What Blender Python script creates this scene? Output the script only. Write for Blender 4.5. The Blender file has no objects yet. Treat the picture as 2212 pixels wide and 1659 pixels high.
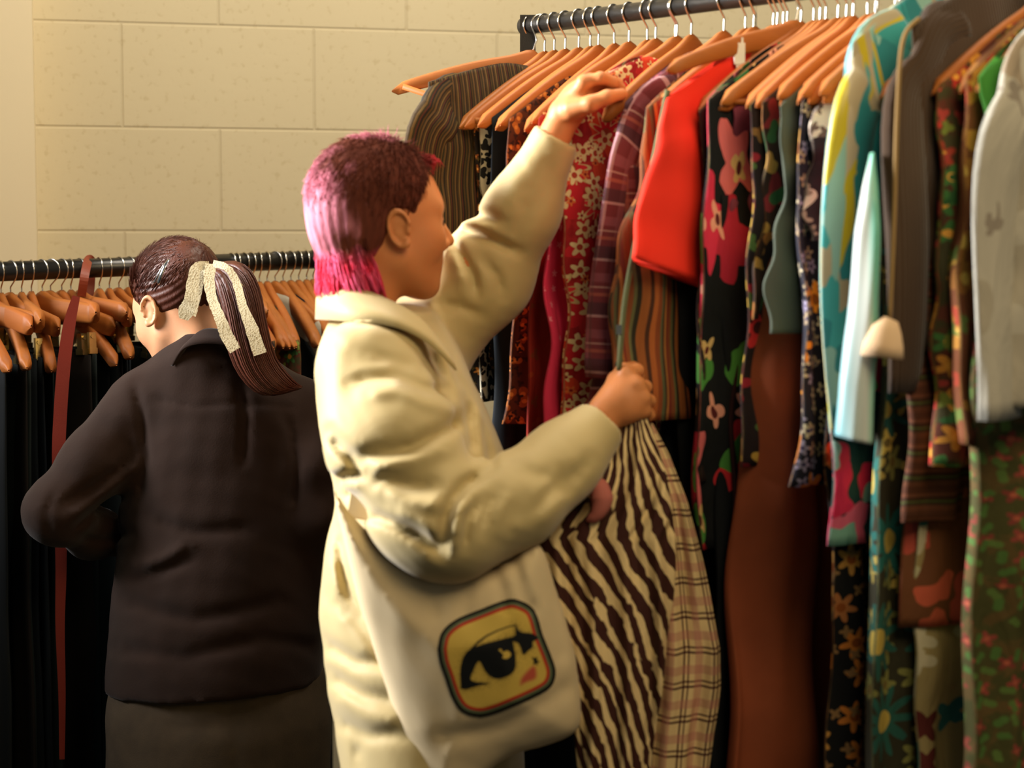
import bpy, math, random
import numpy as np
from mathutils import Vector, Matrix
from mathutils.bvhtree import BVHTree
S = bpy.context.scene
COL = S.collection
PI = math.pi
F = 3900.0                       # focal length in photo pixels (2212 wide)
CAMZ = 1.51
PITCH = math.radians(-4.5)
FW = Vector((0, math.cos(PITCH), math.sin(PITCH)))
UP = Vector((0, -math.sin(PITCH), math.cos(PITCH)))
def at(px, py, D):
    px, py, D = float(px), float(py), float(D)
    return Vector((0, 0, CAMZ)) + D * (FW + (px - 1106) / F * Vector((1, 0, 0)) + (829.5 - py) / F * UP)

# ---------------------------------------------------------------- objects
def tag(o, label=None, cat=None, group=None, kind=None):
    if label: o['label'] = label
    if cat: o['category'] = cat
    if group: o['group'] = group
    if kind: o['kind'] = kind
    return o
def thing(name, label, cat, loc=(0, 0, 0), group=None):
    o = bpy.data.objects.new(name, None); COL.objects.link(o)
    o.location = loc; o.empty_display_size = .05
    return tag(o, label, cat, group)
def link(name, me, mat=None, parent=None, world=True, label=None):
    o = bpy.data.objects.new(name, me); COL.objects.link(o)
    if mat:
        for m in (mat if isinstance(mat, (list, tuple)) else [mat]): me.materials.append(m)
    if parent:
        o.parent = parent
        if world:                                  # mesh was written in world coordinates
            L = Vector(parent.location)
            if parent.parent: L = L + Vector(parent.parent.location)
            me.transform(Matrix.Translation(-L))
    if label: o['label'] = label
    return o
def mesh(verts, faces, smooth=True, uv=None):
    me = bpy.data.meshes.new('m')
    me.from_pydata([tuple(v) for v in verts], [], faces)
    if smooth: me.polygons.foreach_set('use_smooth', [True] * len(me.polygons))
    if uv is not None:
        l = me.uv_layers.new(name='UVMap')
        vi = np.zeros(len(me.loops), dtype=np.int32); me.loops.foreach_get('vertex_index', vi)
        l.data.foreach_set('uv', np.asarray(uv, dtype=np.float32)[vi].ravel())
    me.update()
    return me
class MB:
    def __init__(s): s.v = []; s.f = []
    def add(s, v, f):
        k = len(s.v); s.v += [tuple(q) for q in v]; s.f += [tuple(i + k for i in q) for q in f]
    def box(s, c, h, M=None):
        vs = [Vector((x * h[0], y * h[1], z * h[2])) for x in (-1, 1) for y in (-1, 1) for z in (-1, 1)]
        if M: vs = [M @ v for v in vs]
        s.add([v + Vector(c) for v in vs], [(0, 1, 3, 2), (4, 6, 7, 5), (0, 4, 5, 1), (2, 3, 7, 6), (0, 2, 6, 4), (1, 5, 7, 3)])
    def tube(s, pts, r, n=8, flat=1.0, ref=None):
        pts = [Vector(p) for p in pts]; m = len(pts)
        rs = r if isinstance(r, (list, tuple)) else [r] * m
        v = []; prev = None
        for i, p in enumerate(pts):
            t = (pts[min(i + 1, m - 1)] - pts[max(i - 1, 0)]).normalized()
            if prev is None:
                a = Vector(ref) if ref else (Vector((0, 0, 1)) if abs(t.z) < .9 else Vector((1, 0, 0)))
            else: a = prev
            x = (a - t * a.dot(t)).normalized(); y = t.cross(x); prev = x
            for k in range(n):
                q = 2 * PI * k / n
                v.append(p + (x * math.cos(q) + y * math.sin(q) * flat) * rs[i])
        f = [(i * n + k, i * n + (k + 1) % n, (i + 1) * n + (k + 1) % n, (i + 1) * n + k) for i in range(m - 1) for k in range(n)]
        f.append(tuple(range(n))[::-1]); f.append(tuple((m - 1) * n + k for k in range(n)))
        s.add(v, f)
    def mesh(s, smooth=True): return mesh(s.v, s.f, smooth)
def smoothpath(pts, n=6):
    pts = [Vector(p) for p in pts]; o = []
    for i in range(len(pts) - 1):
        a, b, c, d = pts[max(i - 1, 0)], pts[i], pts[i + 1], pts[min(i + 2, len(pts) - 1)]
        for k in range(n):
            t = k / n
            o.append(.5 * ((2 * b) + (c - a) * t + (2 * a - 5 * b + 4 * c - d) * t * t + (3 * b - a - 3 * c + d) * t ** 3))
    o.append(pts[-1]); return o
def ribbon(pts, w, normal, th=.0015, n=6, wob=0, seed=1):
    """flat strip of real thickness along pts; w = width or list"""
    pts = smoothpath(pts, n); m = len(pts); rnd = random.Random(seed)
    v = []; N = Vector(normal).normalized(); uv = []; L = 0
    for i, p in enumerate(pts):
        t = (pts[min(i + 1, m - 1)] - pts[max(i - 1, 0)]).normalized()
        if i: L += (p - pts[i - 1]).length
        s = t.cross(N).normalized(); nn = s.cross(t).normalized()
        ww = (w if not isinstance(w, (list, tuple)) else np.interp(i / (m - 1), np.linspace(0, 1, len(w)), w)) / 2
        a = ww + rnd.uniform(-wob, wob); b = ww + rnd.uniform(-wob, wob)
        for (sx, sn) in ((-a, -th), (b, -th), (b, th), (-a, th)):
            v.append(p + s * sx + nn * sn); uv.append((sx, L))
    f = [(i * 4 + k, i * 4 + (k + 1) % 4, (i + 1) * 4 + (k + 1) % 4, (i + 1) * 4 + k) for i in range(m - 1) for k in range(4)]
    f += [(3, 2, 1, 0), tuple((m - 1) * 4 + k for k in range(4))]
    return v, f, uv

# ---------------------------------------------------------------- implicit modelling (surface nets)
f32 = np.float32
def length(x, y, z): return np.sqrt(x * x + y * y + z * z)
def sph(P, c, r): return length(P[0] - c[0], P[1] - c[1], P[2] - c[2]) - r
def ell(P, c, r, R=None):
    x, y, z = P[0] - c[0], P[1] - c[1], P[2] - c[2]
    if R is not None:
        R = R.transposed()
        x, y, z = (R[0][0] * x + R[0][1] * y + R[0][2] * z, R[1][0] * x + R[1][1] * y + R[1][2] * z, R[2][0] * x + R[2][1] * y + R[2][2] * z)
    k0 = length(x / r[0], y / r[1], z / r[2]); k1 = length(x / r[0] ** 2, y / r[1] ** 2, z / r[2] ** 2) + 1e-6
    return k0 * (k0 - 1) / k1
def cone(P, a, b, ra, rb):
    a = Vector(a); d = Vector(b) - a; L = d.length_squared
    x, y, z = P[0] - a[0], P[1] - a[1], P[2] - a[2]
    h = np.clip((x * d[0] + y * d[1] + z * d[2]) / L, 0, 1)
    return length(x - h * d[0], y - h * d[1], z - h * d[2]) - (ra + (rb - ra) * h)
def chain(P, pts, rs, k=.01):
    d = None
    for i in range(len(pts) - 1):
        e = cone(P, pts[i], pts[i + 1], rs[i], rs[i + 1]); d = e if d is None else smin(d, e, k)
    return d
def smin(a, b, k):
    h = np.maximum(k - np.abs(a - b), 0) / k
    return np.minimum(a, b) - h * h * k * .25
def smax(a, b, k): return -smin(-a, -b, k)
def nets(fn, lo, hi, h, smooth=0):
    xs = [np.arange(lo[i], hi[i] + h, h, dtype=f32) for i in range(3)]
    X, Y, Z = np.meshgrid(*xs, indexing='ij')
    V = fn((X, Y, Z)).astype(f32)
    V[0] = V[-1] = 1; V[:, 0] = V[:, -1] = 1; V[:, :, 0] = V[:, :, -1] = 1
    ins = V < 0; n = V.shape; c = tuple(k - 1 for k in n)
    cnt = np.zeros(c, f32); acc = np.zeros(c + (3,), f32)
    def sl(o): return tuple(slice(o[k], o[k] + c[k]) for k in range(3))
    for ax in range(3):
        others = [k for k in range(3) if k != ax]
        for p in (0, 1):
            for q in (0, 1):
                o = [0, 0, 0]; o[others[0]] = p; o[others[1]] = q
                e = list(o); e[ax] = 1
                A = V[sl(o)]; B = V[sl(e)]; m = ins[sl(o)] != ins[sl(e)]
                t = np.where(m, A / np.where(m, A - B, 1), 0)
                cnt += m
                acc[..., ax] += t * m
                acc[..., others[0]] += p * m; acc[..., others[1]] += q * m
    act = cnt > 0
    idx = -np.ones(c, np.int64); ii = np.argwhere(act); idx[act] = np.arange(len(ii))
    P = (acc[act] / cnt[act][:, None] + ii) * h + np.array(lo)
    faces = []
    for ax in range(3):
        b, d = [(1, 2), (2, 0), (0, 1)][ax]
        s0 = [slice(None)] * 3; s1 = [slice(None)] * 3
        s0[ax] = slice(0, -1); s1[ax] = slice(1, None)
        A = ins[tuple(s0)]; B = ins[tuple(s1)]
        m = np.argwhere(A != B)
        m = m[(m[:, b] > 0) & (m[:, d] > 0) & (m[:, b] < c[b]) & (m[:, d] < c[d])]
        if not len(m): continue
        fl = A[m[:, 0], m[:, 1], m[:, 2]]
        q = []
        for (ob, od) in ((0, 0), (1, 0), (1, 1), (0, 1)):
            mm = m.copy(); mm[:, b] -= ob; mm[:, d] -= od
            q.append(idx[mm[:, 0], mm[:, 1], mm[:, 2]])
        q = np.stack(q, 1)
        # order (0,0),(1,0)... gives one winding; flip where inside is on the low side
        q[~fl] = q[~fl][:, ::-1]
        faces.append(q)
    Fq = np.concatenate(faces); Fq = Fq[(Fq >= 0).all(1)]
    for _ in range(smooth):
        nb = np.zeros_like(P); k = np.zeros(len(P))
        for a, b in ((0, 1), (1, 2), (2, 3), (3, 0)):
            np.add.at(nb, Fq[:, a], P[Fq[:, b]]); np.add.at(nb, Fq[:, b], P[Fq[:, a]])
            np.add.at(k, Fq[:, a], 1); np.add.at(k, Fq[:, b], 1)
        P = P * .5 + .5 * nb / np.maximum(k, 1)[:, None]
    return P, Fq
def npmesh(P, Fq, uv=None):
    me = bpy.data.meshes.new('m')
    me.vertices.add(len(P)); me.vertices.foreach_set('co', np.asarray(P, f32).ravel())
    me.loops.add(Fq.size); me.loops.foreach_set('vertex_index', Fq.ravel().astype(np.int32))
    me.polygons.add(len(Fq)); me.polygons.foreach_set('loop_start', np.arange(0, Fq.size, 4, dtype=np.int32))
    me.polygons.foreach_set('loop_total', np.full(len(Fq), 4, np.int32))
    me.update(calc_edges=True); me.validate()
    me.polygons.foreach_set('use_smooth', [True] * len(me.polygons))
    return me
def joinP(parts):
    V = []; Q = []; k = 0
    for P, Fq in parts: V.append(P); Q.append(Fq + k); k += len(P)
    return np.concatenate(V), np.concatenate(Q)
def noise3(P, s, seed=0):
    """cheap smooth pseudo noise (-1..1) made of a few sine products"""
    r = random.Random(seed); o = 0
    for k in range(4):
        a = [r.uniform(-1, 1) for _ in range(6)]
        fx = s * (1 + .6 * k)
        o = o + np.sin((P[0] * a[0] + P[1] * a[1] + P[2] * a[2]) * fx + a[3] * 6) * np.sin((P[0] * a[2] - P[1] * a[0] + P[2] * a[4]) * fx + a[5] * 6) / (1 + .5 * k)
    return o / 2
def fold(P, pts, depth, rad, ylim=None):
    """crease (depth>0) or ridge (depth<0) along a 3D polyline, gaussian profile of the distance"""
    d = None
    for i in range(len(pts) - 1):
        e = cone(P, pts[i], pts[i + 1], 0, 0); d = e if d is None else np.minimum(d, e)
    return depth * np.exp(-(d / rad) ** 2)

# ---------------------------------------------------------------- materials
def C(h, a=1):
    h = h.lstrip('#'); c = [int(h[i:i + 2], 16) / 255 for i in (0, 2, 4)]
    return tuple((x / 12.92 if x <= .04045 else ((x + .055) / 1.055) ** 2.4) for x in c) + (a,)
class G:
    def __init__(s, name, rough=.85, metal=0, sheen=.0, spec=.3):
        s.m = bpy.data.materials.new(name); s.m.use_nodes = True; s.t = s.m.node_tree; s.t.nodes.clear()
        o = s.t.nodes.new('ShaderNodeOutputMaterial'); s.b = s.t.nodes.new('ShaderNodeBsdfPrincipled')
        s.t.links.new(s.b.outputs[0], o.inputs[0])
        s.b.inputs['Roughness'].default_value = rough; s.b.inputs['Metallic'].default_value = metal
        s.b.inputs['Specular IOR Level'].default_value = spec
        if sheen: s.b.inputs['Sheen Weight'].default_value = sheen
        s._uv = None
    def put(s, inp, v):
        if isinstance(v, bpy.types.NodeSocket): s.t.links.new(v, inp)
        elif v is not None:
            if isinstance(v, (tuple, list)) and len(v) == 4 and inp.type == 'VECTOR': v = v[:3]
            inp.default_value = v
    def n(s, ty, *ins, out=0, **props):
        nd = s.t.nodes.new(ty)
        for k, v in props.items():
            if k.startswith('i_'): s.put(nd.inputs[k[2:].replace('_', ' ')], v)
            else: setattr(nd, k, v)
        for i, v in enumerate(ins): s.put(nd.inputs[i], v)
        return nd.outputs[out]
    def math(s, op, a, b=None, c=None): return s.n('ShaderNodeMath', a, b, c, operation=op)
    def vm(s, op, a, b=None, out=0): return s.n('ShaderNodeVectorMath', a, b, operation=op, out=out)
    def xyz(s, v):
        nd = s.t.nodes.new('ShaderNodeSeparateXYZ'); s.put(nd.inputs[0], v); return nd.outputs
    def comb(s, x, y, z=0): return s.n('ShaderNodeCombineXYZ', x, y, z)
    def uv(s):
        if s._uv is None: s._uv = s.n('ShaderNodeTexCoord', out=2)
        return s._uv
    def obj(s): return s.n('ShaderNodeTexCoord', out=3)
    def map(s, v, sc=(1, 1, 1), loc=(0, 0, 0), rot=0):
        return s.n('ShaderNodeMapping', v, i_Location=loc, i_Rotation=(0, 0, rot), i_Scale=sc)
    def noise(s, v, scale=5, detail=3, dist=0, rough=.5, out=0):
        return s.n('ShaderNodeTexNoise', i_Vector=v, i_Scale=scale, i_Detail=detail, i_Distortion=dist, i_Roughness=rough, out=out)
    def ramp(s, f, stops, const=False):
        nd = s.t.nodes.new('ShaderNodeValToRGB'); s.put(nd.inputs[0], f); cr = nd.color_ramp
        if const: cr.interpolation = 'CONSTANT'
        while len(cr.elements) < len(stops): cr.elements.new(1)
        for e, (p, c) in zip(cr.elements, stops): e.position = p; e.color = c if isinstance(c, tuple) else C(c)
        return nd.outputs[0]
    def mix(s, f, a, b, blend='MIX'):
        nd = s.t.nodes.new('ShaderNodeMix'); nd.data_type = 'RGBA'; nd.blend_type = blend
        s.put(nd.inputs[0], f); s.put(nd.inputs[6], C(a) if isinstance(a, str) else a); s.put(nd.inputs[7], C(b) if isinstance(b, str) else b)
        return nd.outputs[2]
    def bump(s, h, st=.3, dist=.002, normal=None):
        o = s.n('ShaderNodeBump', i_Height=h, i_Strength=st, i_Distance=dist)
        s.put(s.b.inputs['Normal'], o); return o
    def col(s, c): s.put(s.b.inputs['Base Color'], C(c) if isinstance(c, str) else c)
    def weave(s, st=.25, scale=900):
        o = s.n('ShaderNodeBump', i_Height=s.noise(s.uv(), scale, 2), i_Strength=st, i_Distance=.001)
        w = s.noise(s.map(s.uv(), (30, 7, 1)), 1, 4, .8)
        o2 = s.n('ShaderNodeBump', i_Height=w, i_Strength=.55, i_Distance=.016, i_Normal=o)
        s.put(s.b.inputs['Normal'], o2)
    def flowers(s, vec, scale, R, petals, seed=0, rnd=.8, depth=.28):
        v = s.map(vec, (scale, scale, 1), (seed * 1.37, seed * 2.11, 0))
        nd = s.t.nodes.new('ShaderNodeTexVoronoi'); nd.voronoi_dimensions = '2D'; s.put(nd.inputs['Vector'], v)
        nd.inputs['Scale'].default_value = 1; nd.inputs['Randomness'].default_value = rnd
        d = s.vm('SUBTRACT', v, nd.outputs['Position']); x, y, _ = s.xyz(d)
        ln = s.math('SQRT', s.math('ADD', s.math('MULTIPLY', x, x), s.math('MULTIPLY', y, y)))
        an = s.math('ARCTAN2', y, x); cr, cg, cb = s.xyz(nd.outputs['Color'])
        w = s.math('COSINE', s.math('ADD', s.math('MULTIPLY', an, float(petals)), s.math('MULTIPLY', cr, 6.28)))
        r = s.math('MULTIPLY', s.math('ADD', s.math('MULTIPLY', w, depth), 1 - depth), R)
        return s.math('LESS_THAN', ln, r), s.math('LESS_THAN', ln, R * .3), cr, cg, ln, s.math('LESS_THAN', ln, s.math('MULTIPLY', r, .62))
def solid(name, c, var=.12, rough=.85, sheen=0, spec=.25, nsc=6, metal=0):
    g = G(name, rough, metal, sheen, spec)
    base = C(c); dk = tuple(x * (1 - var * 1.6) for x in base[:3]) + (1,); lt = tuple(min(1, x * (1 + var)) for x in base[:3]) + (1,)
    g.col(g.mix(g.noise(g.obj(), nsc, 4), dk, lt))
    g.bump(g.noise(g.obj(), 500, 2), .15, .001)
    return g.m
def stripes(name, cols, period, direction='u', warp=.002, rough=.85, ramp_noise=.0, sheen=0):
    """cols: [(pos 0..1, colour)], stripes run down the cloth when direction == 'u'"""
    g = G(name, rough, sheen=sheen); u, v, _ = g.xyz(g.uv())
    a = u if direction == 'u' else v
    a = g.math('ADD', a, g.math('MULTIPLY', g.math('SUBTRACT', g.noise(g.uv(), 9, 2), .5), warp * 2))
    f = g.math('FRACT', g.math('DIVIDE', a, period))
    col = g.ramp(f, cols, True)
    if ramp_noise:
        col = g.mix(g.math('MULTIPLY', g.noise(g.map(g.uv(), (260, 30, 1)) if direction == 'u' else g.map(g.uv(), (30, 260, 1)), 1, 3), ramp_noise), col, '#17130d')
    g.col(col); g.weave(); return g.m
def plaid(name, bg, lines, period, rough=.85, soft=None):
    """lines: [(pos, width, colour, alpha)] the same in both directions"""
    g = G(name, rough); u, v, _ = g.xyz(g.uv()); col = C(bg)
    for (p, w, c, al) in lines:
        for a in (u, v):
            f = g.math('FRACT', g.math('ADD', g.math('DIVIDE', a, period), -p + .5))
            m = g.math('LESS_THAN', g.math('ABSOLUTE', g.math('SUBTRACT', f, .5)), w / 2)
            col = g.mix(g.math('MULTIPLY', m, al), col, c)
    g.col(col); g.weave(); return g.m
def floral(name, bg, layers, bg2=None, rough=.85, stretch=(1, 1, 1), warp=.0, rot=0):
    """layers: [(scale, R, petals, [petal colours], centre colour, seed, density)]"""
    g = G(name, rough); uv = g.map(g.uv(), stretch, (0, 0, 0), rot)
    if warp:
        nz = g.vm('SCALE', g.vm('SUBTRACT', g.noise(uv, 14, 2, out=1), (.5, .5, .5))); nz.node.inputs['Scale'].default_value = warp
        uv = g.vm('ADD', uv, nz)
    col = C(bg)
    if bg2: col = g.mix(g.ramp(g.noise(uv, 22, 3, 1.2), [(.46, (0, 0, 0, 1)), (.54, (1, 1, 1, 1))]), bg, bg2)
    for (sc, R, pet, cols, cc, seed, dens) in layers:
        m, mc, cr, cg, ln, mi = g.flowers(uv, sc, R, pet, seed)
        on = g.math('LESS_THAN', cg, dens)
        pc = g.ramp(cr, [(i / len(cols), c) for i, c in enumerate(cols)], True) if len(cols) > 1 else C(cols[0])
        col = g.mix(g.math('MULTIPLY', m, on), col, pc)
        if cc: col = g.mix(g.math('MULTIPLY', mc, on), col, cc)
    g.col(col); g.weave(); return g.m
def zebra(name, bg, fg, scale=18, dist=9, rot=.5, rough=.8, patch=None, width=.5):
    g = G(name, rough); uv = g.map(g.uv(), (1, 1, 1), (0, 0, 0), rot)
    w = g.n('ShaderNodeTexWave', i_Vector=uv, i_Scale=scale, i_Distortion=dist, i_Detail=2.0, i_Detail_Scale=.9, wave_type='BANDS', bands_direction='X', out=1)
    brk = g.noise(g.map(uv, (50, 24, 1)), 1, 2)
    f = g.math('ADD', w, g.math('MULTIPLY', g.math('SUBTRACT', brk, .5), 2.5))
    col = g.mix(g.ramp(f, [(width - .04, (0, 0, 0, 1)), (width + .04, (1, 1, 1, 1))]), fg, bg)
    if patch:
        m = g.ramp(g.noise(uv, 7, 1), [(.62, (0, 0, 0, 1)), (.66, (1, 1, 1, 1))]); col = g.mix(m, col, patch)
    g.col(col); g.weave(); return g.m
# ================================================================ SETTING
def proj(p):
    d = Vector(p) - Vector((0, 0, CAMZ)); D = d.dot(FW)
    return 1106 + F * d.x / D, 829.5 - F * d.dot(UP) / D
# painted concrete block wall, slightly turned (it recedes to the right)
WA = at(82, 523, 4.35); WB = at(1300, 523, 4.68)
wdir = Vector((WB.x - WA.x, WB.y - WA.y, 0)).normalized(); wn = Vector((wdir.y, -wdir.x, 0))
def block_mat():
    g = G('painted_block', .75, spec=.2)
    tc = g.obj(); x, y, z = g.xyz(tc)
    v = g.comb(g.math('ADD', x, .36), g.math('ADD', z, -.033), 0)
    nd = g.t.nodes.new('ShaderNodeTexBrick'); g.put(nd.inputs['Vector'], v)
    nd.inputs['Scale'].default_value = 1; nd.inputs['Mortar Size'].default_value = .004; nd.inputs['Mortar Smooth'].default_value = .6
    nd.inputs['Brick Width'].default_value = .466; nd.inputs['Row Height'].default_value = .2505; nd.inputs['Bias'].default_value = 0
    fac = nd.outputs['Fac']
    nz = g.noise(tc, 60, 5); nz2 = g.noise(tc, 2.2, 2)
    base = g.mix(nz2, '#cfc3a2', '#c7ba99')
    base = g.mix(g.ramp(nz, [(.33, (.3, .3, .3, 1)), (.42, (0, 0, 0, 1))]), base, '#a8956a')
    g.col(g.mix(g.math('MULTIPLY', fac, .16), base, '#a3906a'))
    h = g.math('SUBTRACT', g.math('MULTIPLY', nz, .16), g.math('MULTIPLY', fac, 1.0))
    g.bump(h, .45, .006); return g.m
def quadwall(name, size, loc, rotz, m, th=.12):
    b = MB(); b.box((size[0] / 2, th / 2, size[1] / 2), (size[0] / 2, th / 2, size[1] / 2))
    o = link(name, b.mesh(False), m); o.location = loc; o.rotation_euler = (0, 0, rotz); o['kind'] = 'structure'; return o
ang = math.atan2(wdir.y, wdir.x)
w0 = Vector((WA.x, WA.y, 0)) - wdir * 1.3
M_plaster = solid('cream_plaster', '#ecddba', .03, .7, nsc=2)
quadwall('wall_back', (5.4, 2.9), w0, ang, block_mat())
# plain column at the left edge, standing proud of the block wall
b = MB(); ce = Vector((WA.x, WA.y, 0)) + wn * .06
cx = ce - wdir * .3
b.box((0, 0, 1.45), (.3, .09, 1.45), Matrix.Rotation(ang, 4, 'Z'))
o = link('trim_1', b.mesh(False), M_plaster); o.location = cx + Vector((0, 0, 0)) ; o['kind'] = 'structure'
g = G('dark_floor', .5); g.col(g.mix(g.noise(g.obj(), 3, 4), '#2a2620', '#1c1a18')); g.bump(g.noise(g.obj(), 80, 3), .1)
b = MB(); b.box((.6, 1.9, -.05), (3.4, 3.7, .05)); o = link('floor', b.mesh(False), g.m); o['kind'] = 'structure'

# ================================================================ materials shared
M_wood = None
def wood_mat():
    g = G('hanger_wood', .55, spec=.35)
    v = g.map(g.obj(), (6, 60, 60)); nz = g.noise(v, 1.5, 4, .4)
    oi = g.n('ShaderNodeObjectInfo', out=5)
    c = g.mix(nz, '#b06c2c', '#8f501c'); g.col(g.mix(g.math('MULTIPLY', oi, .45), c, '#b5622a')); return g.m
M_wood = wood_mat()
M_chrome = solid('chrome_wire', '#cfc9bd', .02, .22, metal=1)
M_brass = solid('clip_metal', '#c9b27a', .05, .28, metal=1)
M_blackmetal = solid('black_tube', '#17140f', .1, .32, spec=.6)

# ================================================================ RACKS
A = at(1140, 56, 3.25); ZR = A.z
ud = Vector((.67, -.742, 0)).normalized(); vd = Vector((-.742, -.67, 0)).normalized()
A = Vector((A.x, A.y, 0))
RR = .0155
def rack(name, a, b2, r, h, label, base_dir, post_b=True):
    th = thing(name, label, 'clothes rack', (a.x, a.y, 0))
    m = MB(); m.tube([Vector((a.x, a.y, a.z)) - (b2 - a).normalized() * .012, b2], r, 20); link('rail', m.mesh(), M_blackmetal, th)
    for q, en in ((a, True), (b2, post_b)):
        if not en: continue
        m = MB(); m.box((q.x, q.y, q.z / 2 + .01), (.014, .014, q.z / 2 + .008), None); link('upright_post', m.mesh(False), M_blackmetal, th)
        m = MB(); m.tube([Vector((q.x, q.y, .03)) - base_dir * .28, Vector((q.x, q.y, .03)) + base_dir * .28], .014, 10); link('foot_bar', m.mesh(), M_blackmetal, th)
    m = MB(); m.tube([(a.x, a.y, .1), (b2.x, b2.y, .1)], .012, 10); link('bottom_bar', m.mesh(), M_blackmetal, th)
    return th
tag(rack('clothes_rack', Vector((A.x, A.y, ZR)), Vector((A.x, A.y, ZR)) + ud * 1.55, RR, ZR, 'tall black metal garment rack on the right, packed with colourful printed clothes', vd))
BL = at(-90, 590, 3.70); BR = at(697, 560.5, 4.12)
bu = (BR - BL); bu.normalize(); buh = Vector((bu.x, bu.y, 0)).normalized(); bv = Vector((buh.y, -buh.x, 0))   # bv points to the camera
RB = .0205
rack('clothes_rack', BL, BR, RB, 0, 'black metal garment rack in the background along the block wall, mostly dark clothes', bv)

# ---------------------------------------------------------------- hangers
def hanger_mesh(hw=.22, drop=.115, hmid=.021, hend=.012, th=.0065, flat=False):
    """in local x (width) / z, neck top at z=0"""
    v = []; n = 10; N = 34
    for i in range(N + 1):
        s = -1 + 2 * i / N; a = abs(s)
        zc = -.022 - drop * (a ** 1.35 if not flat else a * .25)
        hh = hmid + (hend - hmid) * a + .012 * math.exp(-(s / .12) ** 2)
        e = 1.0 if a < .93 else math.sqrt(max(.02, 1 - ((a - .93) / .07) ** 2))
        tt = th * (1 + .35 * a) * e; yb = -.012 * a * a
        for k in range(n):
            q = 2 * PI * k / n; c, s2 = math.cos(q), math.sin(q)
            c = math.copysign(abs(c) ** .6, c); s2 = math.copysign(abs(s2) ** .6, s2)
            v.append((s * hw, yb + tt * c, zc + hh * e * s2))
    f = [(i * n + k, i * n + (k + 1) % n, (i + 1) * n + (k + 1) % n, (i + 1) * n + k) for i in range(N) for k in range(n)]
    f += [tuple(range(n)), tuple(N * n + k for k in range(n))[::-1]]
    return mesh(v, f)
def hook_mesh(stem, rr):
    """wire from the neck (z=0) up the stem, around the rail (centre z=stem+rr)"""
    zc = stem + rr; R = rr + .0017
    pts = [(0, 0, -.012), (0, 0, stem * .5), (0, .0, stem - .012), (R * .75, 0, stem + R * .2)]
    for k in range(11):
        q = math.radians(-20 + k * 21); pts.append((R * math.cos(q), 0, zc + R * math.sin(q)))
    # tip
    m = MB(); m.tube(smoothpath([Vector(p) for p in pts], 2), .0016, 6); return m.mesh()
H_front = hanger_mesh(); K_front = hook_mesh(.042, RR)
H_front.materials.append(M_wood); K_front.materials.append(M_chrome)
m = MB(); m.tube([(-.205, 0, -.125), (.205, 0, -.125)], .005, 8); Bar = m.mesh(); Bar.materials.append(M_wood)
NH = [0]
def hanger(base, vdir, label, zr=ZR, rr=RR, group='wooden hangers on the front rack', tilt=0, mh=None, mk=None, stem=.042, bar=True, flip=False):
    """base: xy on the rail"""
    h = thing('clothes_hanger', label, 'hanger', (base.x, base.y, zr), group)
    a = math.atan2(vdir.y, vdir.x)
    h.rotation_euler = (0, tilt, a)
    for nm, me, z in (('hanger_body', mh or H_front, 0), ('hook', mk or K_front, 0)) + ((('trouser_bar', Bar, 0),) if bar else ()):
        o = bpy.data.objects.new(nm, me); COL.objects.link(o); o.parent = h; o.location = (0, 0, -(rr + stem) + z)
    return h

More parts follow.
